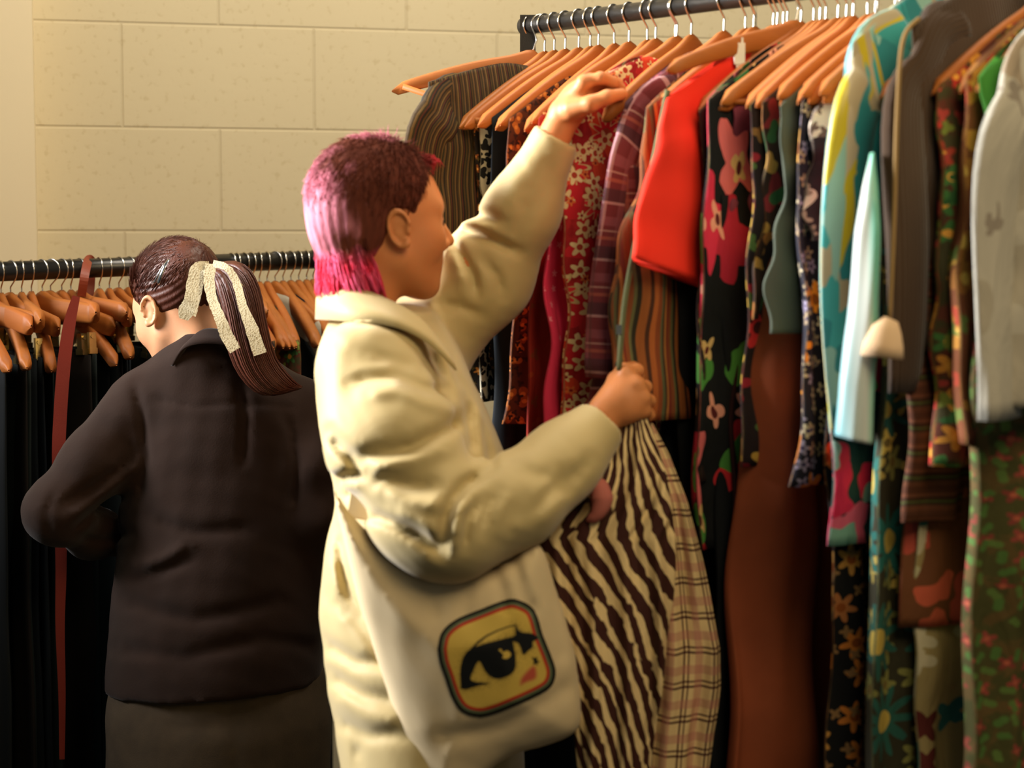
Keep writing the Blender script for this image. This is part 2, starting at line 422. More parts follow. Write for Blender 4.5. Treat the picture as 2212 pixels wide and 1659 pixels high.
# ---------------------------------------------------------------- garments
def garment(name, label, cat, base, vdir, udir, w, zr, zhem, mat, thick=.012, amp=.010, seed=0, flare=.0, lean=0., hemslant=0., neck=.05, drop=.115, top=.075, sleeve=None, wfar=None, group=None, sl_mat=None, R=46, N=88, strap=False, cover=False, sl_w=.05, sl_out=.02, wav=.008, collar=None):
    rnd = random.Random(seed); ph = [rnd.uniform(0, 6.28) for _ in range(8)]; k1 = rnd.uniform(16, 24); k2 = rnd.uniform(34, 52)
    wfar = wfar or w
    V = []; UVc = []
    if cover: top = top - .017
    z0 = zr - top
    wst = rnd.uniform(.0, .06); wsr = rnd.uniform(.25, .6)
    for i in range(R + 1):
        r = i / R; rz = r ** 1.15
        for j in range(N):
            q = 2 * PI * j / N; c, s = math.cos(q), math.sin(q)
            sc = math.copysign(abs(c) ** .8, c); ss = math.copysign(abs(s) ** .75, s)
            ww = (w if sc > 0 else wfar)
            W = ww * (1 - wst * math.exp(-((r - wsr) / .2) ** 2)) + (flare + (lean if sc > 0 else -lean)) * r
            if strap: W *= (.55 + .45 * min(1, r * 4)) 
            x = sc * W
            zt = z0 - drop * abs(sc) ** 1.3 * (ww / .22) - neck * math.exp(-(sc / .2) ** 2) * (1 if s > 0 else .5)
            zh = zhem + hemslant * sc
            z = zt + (zh - zt) * rz
            T = (.011 if cover else .006) + thick * min(1, r * 3) * (.6 + .4 * abs(s))
            f = amp * (min(1, r * 2.2) ** 1.2) * (math.sin(x * k1 * 2 + ph[0] + 2.2 * r) + .6 * math.sin(x * k2 * 2 + ph[1] - 1.5 * r) + .5 * math.sin(x * 9 + ph[2] + r * 5))
            x += wav * min(1, r * 3) * (math.sin(r * rnd_k[seed % 7] + ph[3]) + .45 * math.sin(r * rnd_k[seed % 7] * 3.1 + ph[4])) * (abs(sc) ** 3) * (1 if sc > 0 else -1)
            f += .35 * amp * min(1, r * 3) * math.sin(r * 21 + x * 14 + ph[5])
            y = ss * T + f
            V.append(base + vdir * x + udir * y + Vector((0, 0, z - 0)))
            UVc.append((x if s > 0 else x + .77, z + seed * .13))
    Fc = [(i * N + j, i * N + (j + 1) % N, (i + 1) * N + (j + 1) % N, (i + 1) * N + j) for i in range(R) for j in range(N)]
    Fc += [tuple(range(N))[::-1], tuple(R * N + j for j in range(N))]
    V = [Vector((v.x, v.y, v.z)) for v in V]
    loc = Vector((base.x, base.y, zhem))
    if sleeve or collar:
        root = thing(name, label, cat, loc, group); body = link('garment_body', mesh(V, Fc, uv=UVc), mat, root)
    else:
        root = link(name, mesh([v - loc for v in V], Fc, uv=UVc), mat); root.location = loc; tag(root, label, cat, group)
        return root
    if sleeve:
        for sg, L in ((1, sleeve), (-1, sleeve * .95)):
            wq = (w if sg > 0 else wfar)
            zsh = lambda xx: z0 - drop * (xx / wq) ** 1.3 * (wq / .22)
            pw = smoothpath([Vector((wq - .105, 0, zsh(wq - .105) - sl_w * 1.0)), Vector((wq - .055, 0, zsh(wq - .05) - sl_w * .85)), Vector((wq - .022, 0, zsh(wq - .01) - .065)), Vector((wq - .012 + sl_out, 0, zsh(wq) - .11)), Vector((wq - .016 + sl_out + lean * .4, 0, zsh(wq) - L * .6)), Vector((wq - .02 + sl_out + lean * .7, 0, zsh(wq) - L))], 5)
            nn = len(pw) - 1; vv = []; uvv = []; n = 26
            for i in range(nn + 1):
                r = i / nn; a = max(0, 1 - r * 5)
                tg = (pw[min(i + 1, nn)] - pw[max(i - 1, 0)]).normalized(); nr = Vector((-tg.z, 0, tg.x))
                c0 = base + vdir * sg * (pw[i].x + .008 * math.sin(r * 9 + ph[4]) * r) + Vector((0, 0, pw[i].z)); nd_ = vdir * sg * nr.x + Vector((0, 0, nr.z))
                hw = sl_w * (1.0 - .25 * r) * (.8 + .2 * min(1, r * 6)); ht = .017 + .006 * math.sin(r * 9 + ph[5])
                for j in range(n):
                    q = 2 * PI * j / n
                    wv = 1 + .12 * math.sin(q * 3 + r * 7 + ph[6])
                    vv.append(c0 + nd_ * hw * math.cos(q) * wv + udir * (ht * math.sin(q) * wv + .006 * math.sin(r * 12 + ph[7])))
                    uvv.append((hw * math.cos(q) + (.4 if q > PI else 0), c0.z))
            ff = [(i * n + j, i * n + (j + 1) % n, (i + 1) * n + (j + 1) % n, (i + 1) * n + j) for i in range(nn) for j in range(n)] + [tuple(range(n))[::-1], tuple(nn * n + j for j in range(n))]
            link('sleeve', mesh(vv, ff, uv=uvv), sl_mat or mat, root)
    if collar:
        pts = [base + vdir * (.07 * math.cos(q)) + udir * (.022 * math.sin(q)) + Vector((0, 0, z0 - .012 - .012 * math.cos(q * 2))) for q in np.linspace(0, 2 * PI, 17)]
        vv = []
        for p in pts[:-1]:
            o = (p - base); o.z = 0; o.normalize()
            vv += [p + Vector((0, 0, .022)), p + o * .012 + Vector((0, 0, -.024)), p + o * .016 + Vector((0, 0, -.024)), p + o * .005 + Vector((0, 0, .024))]
        n = 16; ff = [(4 * i + k, 4 * ((i + 1) % n) + k, 4 * ((i + 1) % n) + (k + 1) % 4, 4 * i + (k + 1) % 4) for i in range(n) for k in range(4)]
        link('collar', mesh(vv, ff, uv=[(a.x * 2, a.z) for a in vv]), sl_mat or mat, root)
    return root
rnd_k = [5.0, 7.3, 9.1, 6.2, 8.4, 10.3, 4.2]
def solve_t(px, w, zz=1.45):
    lo, hi = -.4, 1.9
    for _ in range(40):
        t = (lo + hi) / 2; p = A + ud * t + vd * w + Vector((0, 0, zz))
        if proj(p)[0] < px: lo = t
        else: hi = t
    return t
def zof(py, t, w):
    p = A + ud * t + vd * w; d = p - Vector((0, 0, 0)); D = Vector((p.x, p.y, 0)).y
    # height whose projection is py at this distance
    lo, hi = -.5, 2.2
    for _ in range(40):
        z = (lo + hi) / 2
        if proj((p.x, p.y, z))[1] > py: lo = z
        else: hi = z
    return z
# ================================================================ garment cloths
K = {}
K['white'] = floral('white_sprig', '#e6dfd2', [(30, .3, 5, ['#a06a90', '#c9788a'], None, 1, .6)])
K['stripe_brown'] = stripes('brown_fine_stripe', [(0, '#4a3a22'), (.14, '#2b2418'), (.25, '#6a5230'), (.38, '#33301f'), (.5, '#54401f'), (.6, '#241d16'), (.72, '#5c2e20'), (.8, '#3a331f'), (.9, '#7a6238')], .021, warp=.004, ramp_noise=.5)
K['sprig_orange'] = floral('brown_orange_sprig', '#1f1712', [(46, .36, 5, ['#b8722a', '#8a4a1e'], '#e0a050', 2, .75), (70, .25, 4, ['#5a4a22'], None, 4, .6)])
K['bw'] = floral('black_cream_print', '#b9b096', [(42, .52, 3, ['#171513'], None, 3, .85), (64, .4, 2, ['#171513'], None, 8, .7)], warp=.02)
K['black'] = solid('black_cloth', '#0e1114', .2)
K['navy'] = solid('black_navy_cloth', '#0a1116', .2)
K['leaf'] = floral('rust_leaf_brocade', '#4a2412', [(44, .5, 2, ['#8a4a1c', '#a05c22'], '#c07a34', 5, .9), (72, .4, 3, ['#2a150d'], None, 6, .7)], warp=.01)
K['rust'] = floral('rust_red', '#9c2a1c', [(26, .3, 3, ['#8a3a1c', '#a8401f'], None, 9, .4)])
K['hotpink'] = floral('hot_pink', '#e2365c', [(40, .25, 5, ['#f0889a'], None, 2, .4)])
K['redfloral'] = floral('red_blossom', '#9a1a20', [(18, .5, 2, ['#c2202c', '#d2442a'], None, 11, .9), (15, .56, 9, ['#cdb27c'], None, 21, .5), (15, .44, 9, ['#c8222e', '#e0343c'], '#a04028', 21, .5), (28, .46, 5, ['#d9be8c', '#e0c896'], '#a83a28', 14, .75), (44, .36, 5, ['#d8703a', '#dcc08e'], '#8a1a1e', 15, .5)], bg2='#b5262a')
K['plum'] = plaid('plum_plaid', '#6e2c34', [(.1, .16, '#8a4a56', .7), (.42, .05, '#caa0a4', .55), (.55, .22, '#3c2430', .7), (.8, .06, '#a85a4c', .6), (.93, .03, '#c9a19a', .5)], .085)
K['stripe_rust'] = stripes('rust_olive_stripe', [(0, '#8a4420'), (.1, '#b0602c'), (.2, '#4a2a1a'), (.27, '#9c5a2a'), (.42, '#2e2a1c'), (.5, '#6b6a42'), (.56, '#8a4a26'), (.68, '#7c2f20'), (.78, '#a86a32'), (.86, '#43301e'), (.93, '#5b5c3c')], .062, warp=.004, ramp_noise=.25)
K['olive_trim'] = stripes('olive_trim', [(0, '#5d6040'), (.3, '#8d9070'), (.4, '#3c3a28'), (.7, '#a8a880'), (.8, '#6a2c2c')], .011, warp=.001)
K['redorange'] = solid('scarlet_cloth', '#ee321e', .05)
K['sprig_brown'] = floral('brown_small_sprig', '#241611', [(48, .36, 5, ['#6e4a22', '#7a2c24', '#4a4a26'], '#a88a4a', 3, .8)])
K['tulip'] = floral('black_tulip_print', '#0d0f10', [(9, .50, 4, ['#d02c48', '#c92a30', '#d66a6a', '#b02238'], None, 31, .8), (13, .36, 2, ['#4a8a3a', '#2e6a3c'], None, 35, .7), (16, .3, 4, ['#e09a80', '#d4b070'], '#571c1c', 33, .5)], stretch=(1.7, .7, 1), warp=.04)
K['mauve'] = solid('mauve_linen', '#7c3a4e', .15)
K['brownfloral'] = floral('brown_vine_print', '#2c1c14', [(16, .48, 3, ['#9a6430', '#7a2428', '#5c2018'], None, 41, .8), (22, .4, 2, ['#2f5a34', '#a8803c'], None, 43, .7)], warp=.04)
K['redflower_dark'] = floral('dark_red_flower', '#1b1112', [(15, .46, 5, ['#c42a2c', '#8c1f2c', '#b8963c'], '#401010', 51, .7), (24, .36, 3, ['#48622e', '#7c5a30'], None, 53, .6)])
K['rustskirt'] = solid('rust_brown_skirt', '#8c4628', .25, nsc=9)
K['plumdark'] = solid('dark_plum_cloth', '#33191a', .2)
K['greygreen'] = solid('grey_green_knit', '#4a5144', .15)
K['beigeblue'] = floral('indigo_daisy_print', '#1b1924', [(40, .44, 5, ['#b9ab8c', '#8c8298', '#a08c6e'], '#3c3450', 61, .85), (15, .40, 6, ['#e08c22', '#d8a04a', '#c9762a'], '#8a4a10', 63, .5)])
K['shawl'] = floral('brown_cream_blotch', '#2c2024', [(9, .56, 2, ['#e0d2bc', '#d8c8b4'], None, 71, .6), (34, .4, 4, ['#6e5a50', '#9a8474'], None, 72, .6)], warp=.05)
K['dots'] = floral('black_orange_blossom', '#0c0d0f', [(19, .44, 6, ['#c87a30', '#b8863e', '#a86a3a'], '#8a4818', 81, .75), (36, .34, 4, ['#8a6a42'], None, 82, .5)])
K['pinkprint'] = floral('pink_teal_print', '#1a3a38', [(10, .56, 3, ['#d62a50', '#d8324a', '#e0607a'], None, 91, .9), (12, .5, 2, ['#7fae9a', '#4a9a4a', '#9ab8a8'], None, 93, .7)], warp=.05)
def satin():
    g = G('teal_satin', .38, sheen=.2, spec=.5)
    uv = g.map(g.uv(), (2.0, .8, 1), (1.1, .6, 0), .5)
    nz = g.vm('SCALE', g.vm('SUBTRACT', g.noise(uv, 6, 1, out=1), (.5, .5, .5))); nz.node.inputs['Scale'].default_value = .26
    nd = g.t.nodes.new('ShaderNodeTexVoronoi'); nd.voronoi_dimensions = '2D'; nd.distance = 'MANHATTAN'
    g.put(nd.inputs['Vector'], g.vm('ADD', uv, nz)); nd.inputs['Scale'].default_value = 19
    r, _, _ = g.xyz(nd.outputs['Color'])
    g.col(g.ramp(r, [(0, '#3aa6a8'), (.17, '#b0a484'), (.30, '#24868c'), (.48, '#8fc0b4'), (.60, '#1d3f70'), (.66, '#bdb296'), (.78, '#c4b424'), (.89, '#64b4c0'), (.95, '#a9a08c')], True)); return g.m
K['satin'] = satin()
g = G('brown_corduroy', .9, sheen=.15); u, v, _ = g.xyz(g.uv())
wl = g.math('SINE', g.math('MULTIPLY', u, 900)); g.col(g.mix(g.noise(g.uv(), 7, 3), '#4a3520', '#38281a')); g.bump(wl, .5, .002); K['cord'] = g.m
K['tan'] = solid('tan_binding', '#8c7044', .12)
K['creamcuff'] = solid('cream_cuff', '#d8b892', .08)
K['knit'] = stripes('brown_green_knit', [(0, '#5c3420'), (.3, '#6e4028'), (.5, '#463420'), (.62, '#55602c'), (.7, '#4a2c1c'), (.86, '#7a4830')], .034, 'v', .003, ramp_noise=.3)
K['garden'] = floral('garden_print', '#5a2c1c', [(24, .46, 5, ['#b8342a', '#c88a34', '#3f6e34', '#9c3a26'], '#e0a040', 101, .85), (34, .4, 3, ['#2f5a2c', '#6e7a30', '#a03a30'], None, 103, .8)], bg2='#3e3a1e')
K['gold'] = floral('gold_border_print', '#6a3a1c', [(15, .52, 3, ['#a8742c', '#8c5a24', '#b8903c'], '#c8a04a', 111, .8), (24, .4, 5, ['#9a3a24', '#5a6a2c'], None, 113, .6)], warp=.05)
K['green'] = solid('leaf_green_cloth', '#2f6a1c', .2)
K['fleece'] = floral('pale_grey_fleece', '#b0ac9e', [(7, .5, 2, ['#a29c8c', '#9c8f7c'], None, 121, .5), (16, .3, 4, ['#8c8478'], None, 122, .3)], warp=.08)
K['greenfloral'] = floral('green_rosebud_print', '#44431f', [(36, .40, 4, ['#8c4034', '#7a382c'], '#a8563e', 131, .7), (46, .42, 2, ['#4a6a30', '#566e32'], None, 133, .65)], bg2='#5a4824')
K['daisy'] = floral('teal_yellow_daisy_print', '#2e2c1c', [(20, .44, 5, ['#a8954a', '#7a7a40', '#c0a850'], '#6a5a2c', 144, .7), (9, .50, 11, ['#1f6058', '#24564c'], '#b8a04a', 142, .7)], warp=.02)
K['coral'] = floral('coral_tan_print', '#6a4024', [(14, .5, 2, ['#c05a40', '#b04c3c', '#9a5434'], None, 151, .9)], warp=.08)
K['pale'] = floral('pale_multicolour_print', '#9a8a5c', [(17, .48, 4, ['#b8b48c', '#5a2420', '#2f6a6a', '#c0b89a'], None, 161, .85)])
K['zebra'] = zebra('brown_zebra_print', '#e0c690', '#3a1810', 11, 3.5, -.6, patch=None, width=.6)
K['plaidcream'] = plaid('cream_check', '#dcc08a', [(.12, .07, '#401616', .95), (.27, .06, '#401616', .9), (.62, .26, '#b06a60', .5)], .050)

# ---------------------------------------------------------------- items on the front rack
# key, name, category, near-edge px, width, hem py, cloth, label, options
ITEMS = [
 ('white_blouse', 'blouse', 866, .30, 430, 'white', 'white blouse with tiny mauve sprigs, peeking out behind the brown striped blouse', dict(neck=.04, amp=.001, thick=.002, wav=0)),
 ('striped_blouse', 'blouse', 928, .262, 720, 'stripe_brown', 'brown and olive finely striped blouse at the far end of the right rack', dict(sleeve=.46, sl_w=.05, drop=.05, thick=.03, amp=.004, cover=True)),
 ('sprigged_dress', 'dress', 1014, .20, 850, 'sprig_orange', 'dark brown dress with small orange flowers behind the raised arm', dict()),
 ('printed_blouse', 'blouse', 1042, .195, 868, 'bw', 'black and cream printed blouse between two dark dresses', dict(lean=.0)),
 ('black_dress', 'dress', 1066, .20, 1900, 'navy', 'long plain black dress showing in front of the chest of the coat', dict(flare=.03)),
 ('brocade_tunic', 'tunic', 1098, .21, 915, 'leaf', 'rust brown leaf-patterned tunic beside the long black dress', dict(flare=.015)),
 ('rust_red_dress', 'dress', 1158, .215, 1080, 'rust', 'plain rust red dress left of the cream-flowered red dress', dict(flare=.03)),
 ('pink_dress', 'dress', 1205, .225, 935, 'hotpink', 'hot pink dress showing as a thin bright strip beside the flowered red dress', dict(flare=.05)),
 ('flowered_dress', 'dress', 1222, .25, 1000, 'redfloral', 'red dress with cream blossoms under the raised hand', dict(flare=.0, thick=.022, drop=.1, amp=.006, cover=True)),
 ('plaid_shirt', 'shirt', 1350, .225, 900, 'plum', 'plum plaid flannel shirt beside the cream-flowered red dress', dict(lean=.055, sleeve=.42, sl_w=.042, cover=True)),
 ('rust_striped_jacket', 'jacket', 1392, .25, 905, 'stripe_rust', 'rust and orange striped jacket with olive edge, held out by the lower hand', dict(lean=.08, thick=.025, cover=True)),
 ('scarlet_top', 'top', 1440, .262, 700, 'redorange', 'plain scarlet top with a pointed hem, brightest thing on the rack', dict(lean=.075, hemslant=.10, drop=.10, thick=.02, amp=.005, wav=.0, cover=True)),
 ('brown_sprig_dress', 'dress', 1508, .232, 1040, 'sprig_brown', 'brown dress with tiny flowers right behind the scarlet top', dict()),
 ('tulip_dress', 'dress', 1532, .235, 1190, 'tulip', 'black dress printed with large pink, red and green tulips', dict(flare=.01, thick=.02, cover=True, amp=.011)),
 ('black_trousers', 'trousers', 1470, .21, 1900, 'black', 'long black trousers deep between the cream checked shirt and the tulip print dress', dict(top=.3, drop=.02, neck=0)),
 ('navy_skirt', 'skirt', 1420, .2, 1900, 'navy', 'long near-black skirt hidden behind the cream checked shirt', dict(top=.3, drop=.02, neck=0)),
 ('black_skirt', 'skirt', 1560, .22, 1900, 'black', 'long black skirt hanging below the tulip print dress', dict(top=.3, drop=.02, neck=0)),
 ('mauve_shirt', 'shirt', 1580, .2, 560, 'mauve', 'short plain mauve shirt beside the tulip print dress', dict(drop=.13)),
 ('dark_plum_trousers', 'trousers', 1592, .2, 1900, 'plumdark', 'dark plum trousers, long, left of the rust brown skirt', dict(top=.3, drop=.02, neck=0)),
 ('red_poppy_dress', 'dress', 1612, .225, 1010, 'redflower_dark', 'dark dress with scattered red poppies between tulip dress and indigo daisy dress', dict()),
 ('vine_print_blouse', 'blouse', 1632, .22, 690, 'brownfloral', 'brown blouse with orange and green vine print in the middle of the rack', dict()),
 ('rust_skirt', 'skirt', 1650, .2, 1900, 'rustskirt', 'long plain rust brown skirt reaching the bottom of the picture', dict(flare=.05, top=.3, drop=.02, neck=0, thick=.03, amp=.018)),
 ('grey_green_cardigan', 'cardigan', 1668, .235, 720, 'greygreen', 'plain grey green cardigan left of the indigo daisy dress', dict(flare=.01)),
 ('daisy_dress', 'dress', 1716, .225, 1045, 'beigeblue', 'indigo dress dense with small beige daisies and orange flowers', dict(lean=.03)),
 ('blotched_scarf_top', 'top', 1745, .225, 520, 'shawl', 'brown top with large cream blotches left of the teal satin shirt', dict(drop=.15, cover=True)),
 ('blossom_skirt', 'skirt', 1795, .215, 1900, 'dots', 'long black skirt with orange blossoms right of the rust brown skirt', dict(top=.3, drop=.02, neck=0)),
 ('pink_print_dress', 'dress', 1792, .245, 1180, 'pinkprint', 'short pink, teal and green printed dress showing beneath the satin shirt', dict()),
 ('satin_shirt', 'shirt', 1830, .24, 700, 'satin', 'shiny satin shirt with teal, beige and yellow abstract shapes and a long teal sleeve', dict(sleeve=.52, sl_w=.05, drop=.11, thick=.03, amp=.005, top=.0, sl_out=.02)),
 ('long_daisy_dress', 'dress', 1912, .23, 1900, 'daisy', 'long dress with big teal daisies and yellow blossoms at lower right', dict(thick=.025)),
 ('corduroy_jacket', 'jacket', 1958, .235, 760, 'cord', 'brown corduroy jacket with tan piping right of the teal satin shirt', dict(drop=.09, top=.01, sleeve=.48, sl_w=.045, thick=.03, amp=.004)),
 ('striped_knit', 'knitwear', 1955, .225, 1130, 'knit', 'brown knit with thin green horizontal stripes below the corduroy jacket', dict(thick=.02)),
 ('coral_print_skirt', 'skirt', 1985, .2, 1360, 'coral', 'coral and tan blurred print skirt in front of the long teal daisy dress', dict(top=.3, drop=.02, neck=0)),
 ('garden_print_dress', 'dress', 2030, .225, 1010, 'garden', 'red, green and yellow garden print dress right of the corduroy jacket', dict(thick=.02, cover=True, drop=.13)),
 ('gold_border_tunic', 'tunic', 2075, .225, 960, 'gold', 'brown and gold bordered tunic left of the pale fleece', dict(thick=.02, cover=True)),
 ('green_top', 'top', 2105, .232, 620, 'green', 'leaf green top tucked behind the pale grey fleece', dict(cover=True)),
 ('rosebud_dress', 'dress', 2125, .215, 1900, 'greenfloral', 'long green rosebud print dress at the right edge of the picture', dict(thick=.03)),
 ('pale_fleece', 'fleece', 2170, .235, 880, 'fleece', 'pale grey fleece with faint brown blotches at the right edge of the rack', dict(sleeve=.44, sl_w=.055, thick=.04, amp=.004, drop=.16, top=.0)),
 ('pale_print_skirt', 'skirt', 1990, .185, 1900, 'pale', 'pale multicolour printed skirt low on the right, below the coral skirt', dict(top=.75, drop=.02, neck=0)),
]
last = -9
for k, (nm, cat, px, w, hem, cloth, label, op) in enumerate(ITEMS):
    t = max(.003, solve_t(px, w))
    if nm == 'striped_blouse': t = max(t, .045)
    op = dict(op)
    zh = max(.12, zof(min(hem, 1900), t, w))
    bs = A + ud * t
    yaw = random.Random(k).uniform(-.05, .05)
    v2 = Matrix.Rotation(yaw, 3, 'Z') @ vd; u2 = Matrix.Rotation(yaw, 3, 'Z') @ ud
    garment(nm, label, cat, bs, v2, u2, w, ZR, zh, K[cloth], seed=k + 1, **op)
    hanger(bs - ud * .0, v2, 'light wooden hanger with a wire hook holding the ' + nm.replace('_', ' '), bar=(k % 3 == 0))
    ITEMS[k] = ITEMS[k] + (t,)
# empty hanger, turned along the rack end, one arm sticking out to the left
hh = hanger(A + ud * .035, Vector((-.97, -.2, 0)).normalized(), 'bare wooden hanger sticking out to the left above the striped blouse', tilt=math.radians(-17))
# more wooden hangers squeezed in between (their clothes are narrow straps hidden among the others)
rr_ = random.Random(5)
for k, (px, w) in enumerate([(1070, .22), (1120, .22), (1190, .22), (1255, .22), (1285, .22), (1420, .22), (1470, .22), (1490, .22), (1600, .22), (1660, .22), (1680, .22), (1730, .22), (1780, .22), (1860, .22)]):
    t = solve_t(px, w); ya = rr_.uniform(-.12, .12); v2 = Matrix.Rotation(ya, 3, 'Z') @ vd
    near = min(ITEMS, key=lambda q: abs(q[-1] - t))
    hanger(A + ud * t, v2, 'wooden hanger squeezed in beside the %s' % near[0].replace('_', ' '), bar=False, tilt=rr_.uniform(-.06, .06))
# a pale hanger riding up above its neighbours, front arm lifted
hanger(A + ud * solve_t(1520, .22), Matrix.Rotation(-.12, 3, 'Z') @ vd, 'pale wooden hanger riding higher than its neighbours above the scarlet top', tilt=math.radians(-14), bar=False)
m = MB(); q = at(1597, 125, 2.72); m.box((0, 0, .006), (.008, .005, .016)); m.box((0, 0, -.012), (.005, .004, .006)); m.box((.004, 0, .024), (.0015, .003, .006)); o = link('hanger_size_clip', m.mesh(False), solid('white_plastic', '#f2efe6', .02, .4)); o.location = q
tag(o, 'small bright white plastic clip among the hangers above the scarlet top', 'clip')
# ================================================================ PEOPLE
def skin_mat(name, c, c2):
    g = G(name, .5, spec=.35); g.b.inputs['Subsurface Weight'].default_value = .12
    g.b.inputs['Subsurface Radius'].default_value = (.012, .005, .003)
    g.col(g.mix(g.noise(g.obj(), 22, 4), c, c2)); g.bump(g.noise(g.obj(), 380, 3), .12, .001); return g.m
M_skin = skin_mat('skin', '#d08a56', '#c47a46')
M_skin2 = skin_mat('skin_pale', '#dda57c', '#d09268')
def head_sdf(Q):
    """Q in head frame (x forward, y left, z up), metres"""
    x, y, z = Q; ya = np.abs(y); M = (x, ya, z)
    d = ell(Q, (-.018, 0, .035), (.098, .074, .088))
    d = smin(d, ell(Q, (.03, 0, -.02), (.062, .060, .088)), .04)
    d = smin(d, cone(M, (.0, .048, -.055), (.062, .014, -.094), .017, .018), .035)
    d = smin(d, sph(Q, (.073, 0, -.097), .018), .02)
    d = smin(d, cone(M, (.072, 0, .028), (.062, .036, .024), .016, .014), .02)     # brow
    d = smin(d, ell(M, (.05, .040, -.028), (.030, .022, .026)), .025)              # cheek
    d = smin(d, ell(Q, (.068, 0, -.058), (.026, .030, .028)), .02)                 # muzzle
    d = smax(d, -ell(M, (.094, .031, .004), (.018, .016, .012)), .014)             # eye socket
    d = smin(d, sph(M, (.071, .031, .001), .0125), .003)
    d = smin(d, cone(M, (.080, .020, .0095), (.077, .044, .006), .003, .002), .005)  # upper lid
    nose = smin(cone(Q, (.086, 0, .012), (.110, 0, -.026), .007, .010), sph(M, (.098, .010, -.032), .0085), .008)
    d = smin(d, nose, .012)
    d = smax(d, -sph(M, (.102, .007, -.041), .0035), .004)
    d = smin(d, cone(M, (.0945, 0, -.056), (.084, .020, -.061), .0055, .003), .006)
    d = smin(d, cone(M, (.0925, 0, -.068), (.084, .017, -.065), .0060, .003), .006)
    d = smax(d, -cone(M, (.1, 0, -.0622), (.088, .020, -.0632), .0013, .001), .003)
    # neck
    d = smin(d, cone(Q, (-.030, 0, -.03), (-.036, 0, -.145), .050, .048), .03)
    # ear: tilted dish with helix rim
    e = ell(M, (-.012, .077, -.012), (.019, .009, .032))
    Re = Matrix.Rotation(math.radians(-16), 3, 'Y')
    X, Y, Z = (x + .012) * 1.15, (ya - .080) * 1.15, (z + .010) * 1.15
    c, s = math.cos(.28), math.sin(.28); X, Z = X * c + Z * s, -X * s + Z * c
    c, s = math.cos(.42), math.sin(.42); X, Y = X * c + Y * s, -X * s + Y * c
    a = np.arctan2(Z / .030, X / .018)
    ring = np.sqrt((np.sqrt((X / .0185) ** 2 + (Z / .0305) ** 2) - 1) ** 2 * .0225 ** 2 + (Y - .004) ** 2) - .0040
    ring = np.where((X > .010) & (Z < .0), ring + .004, ring)
    dish = ell((X, Y, Z), (0, -.003, -.001), (.0175, .0055, .0295))
    e = smin(dish, ring, .004)
    e = smin(e, sph((X, Y, Z), (.006, 0, -.028), .0075), .006)
    e = smax(e, -ell((X, Y, Z), (.003, .006, -.003), (.0075, .0055, .011)), .004)
    e = smin(e, cone((X, Y, Z), (.0145, .001, .002), (.013, .002, -.010), .0035, .004), .004) / 1.15
    return smin(d, e, .008)
def head_matrix(loc, yaw, pitch, roll=0, sc=1):
    return Matrix.Translation(loc) @ Matrix.Rotation(yaw, 4, 'Z') @ Matrix.Rotation(pitch, 4, 'Y') @ Matrix.Rotation(roll, 4, 'X') @ Matrix.Scale(sc, 4)
def apply(M, P):
    A_ = np.array(M)[:3, :3]; return P @ A_.T + np.array(M)[:3, 3]
def finger(P, pts, rs): return chain(P, pts, rs, .004)
def hand_sdf(P, wrist, palm, knuckles, fingers, thumb, r_w=.026, fr=.0088):
    d = cone(P, wrist[0], wrist[1], wrist[2], wrist[3])
    for k in knuckles: d = smin(d, cone(P, wrist[1], k, wrist[3] * .72, .0105), .014)
    for i in range(len(knuckles) - 1): d = smin(d, cone(P, knuckles[i], knuckles[i + 1], .0098, .0098), .008)
    for c, r in palm: d = smin(d, sph(P, c, r), .016)
    fs = None
    for k, f in zip(knuckles, fingers):
        pts = [k] + f; rs = [fr * 1.12, fr * 1.05, fr * .98, fr * .86][:len(pts)]
        e = chain(P, pts, rs, .003)
        for q in pts[1:-1]: e = smin(e, sph(P, q, fr * 1.08), .003)
        fs = e if fs is None else smin(fs, e, .0015)
    d = smin(d, fs, .006)
    t = chain(P, thumb, [.0165, .0125, .0108, .0088][:len(thumb)], .006)
    return smin(d, t, .009)
def loft_sdf(P, rows):
    """rows: (z, cx, cy, a, b) ellipse sections, smooth between rows"""
    rows = sorted(rows); zs = [r[0] for r in rows]
    x, y, z = P; o = []
    zz = np.linspace(zs[0], zs[-1], 160)
    for k in range(1, 5):
        v = np.interp(zz, zs, [r[k] for r in rows]); v = np.convolve(np.pad(v, 6, mode='edge'), np.hanning(13) / np.hanning(13).sum(), 'valid')
        o.append(np.interp(z, zz, v).astype(f32))
    cx, cy, a, b = o
    k0 = np.sqrt(((x - cx) / a) ** 2 + ((y - cy) / b) ** 2) + 1e-5
    k1 = np.sqrt(((x - cx) / a ** 2) ** 2 + ((y - cy) / b ** 2) ** 2) + 1e-5
    d = k0 * (k0 - 1) / k1
    return np.maximum(d, np.maximum(zs[0] - z, z - zs[-1]))
def rows_px(L):
    o = []
    for (py, xl, xr, D, b) in L:
        p, q = at(xl, py, D), at(xr, py, D); o.append((p.z, (p.x + q.x) / 2, D * math.cos(PITCH) + (p.z - CAMZ) * math.sin(PITCH) * 0 + (p.y - D) * 1.0 if False else (p.y + q.y) / 2, (q.x - p.x) / 2, b))
    return o
def folds(P, L, mask=None):
    o = 0
    for (pts, depth, rad) in L:
        o = o + fold(P, [at(*p) for p in pts], depth, rad)
    return o

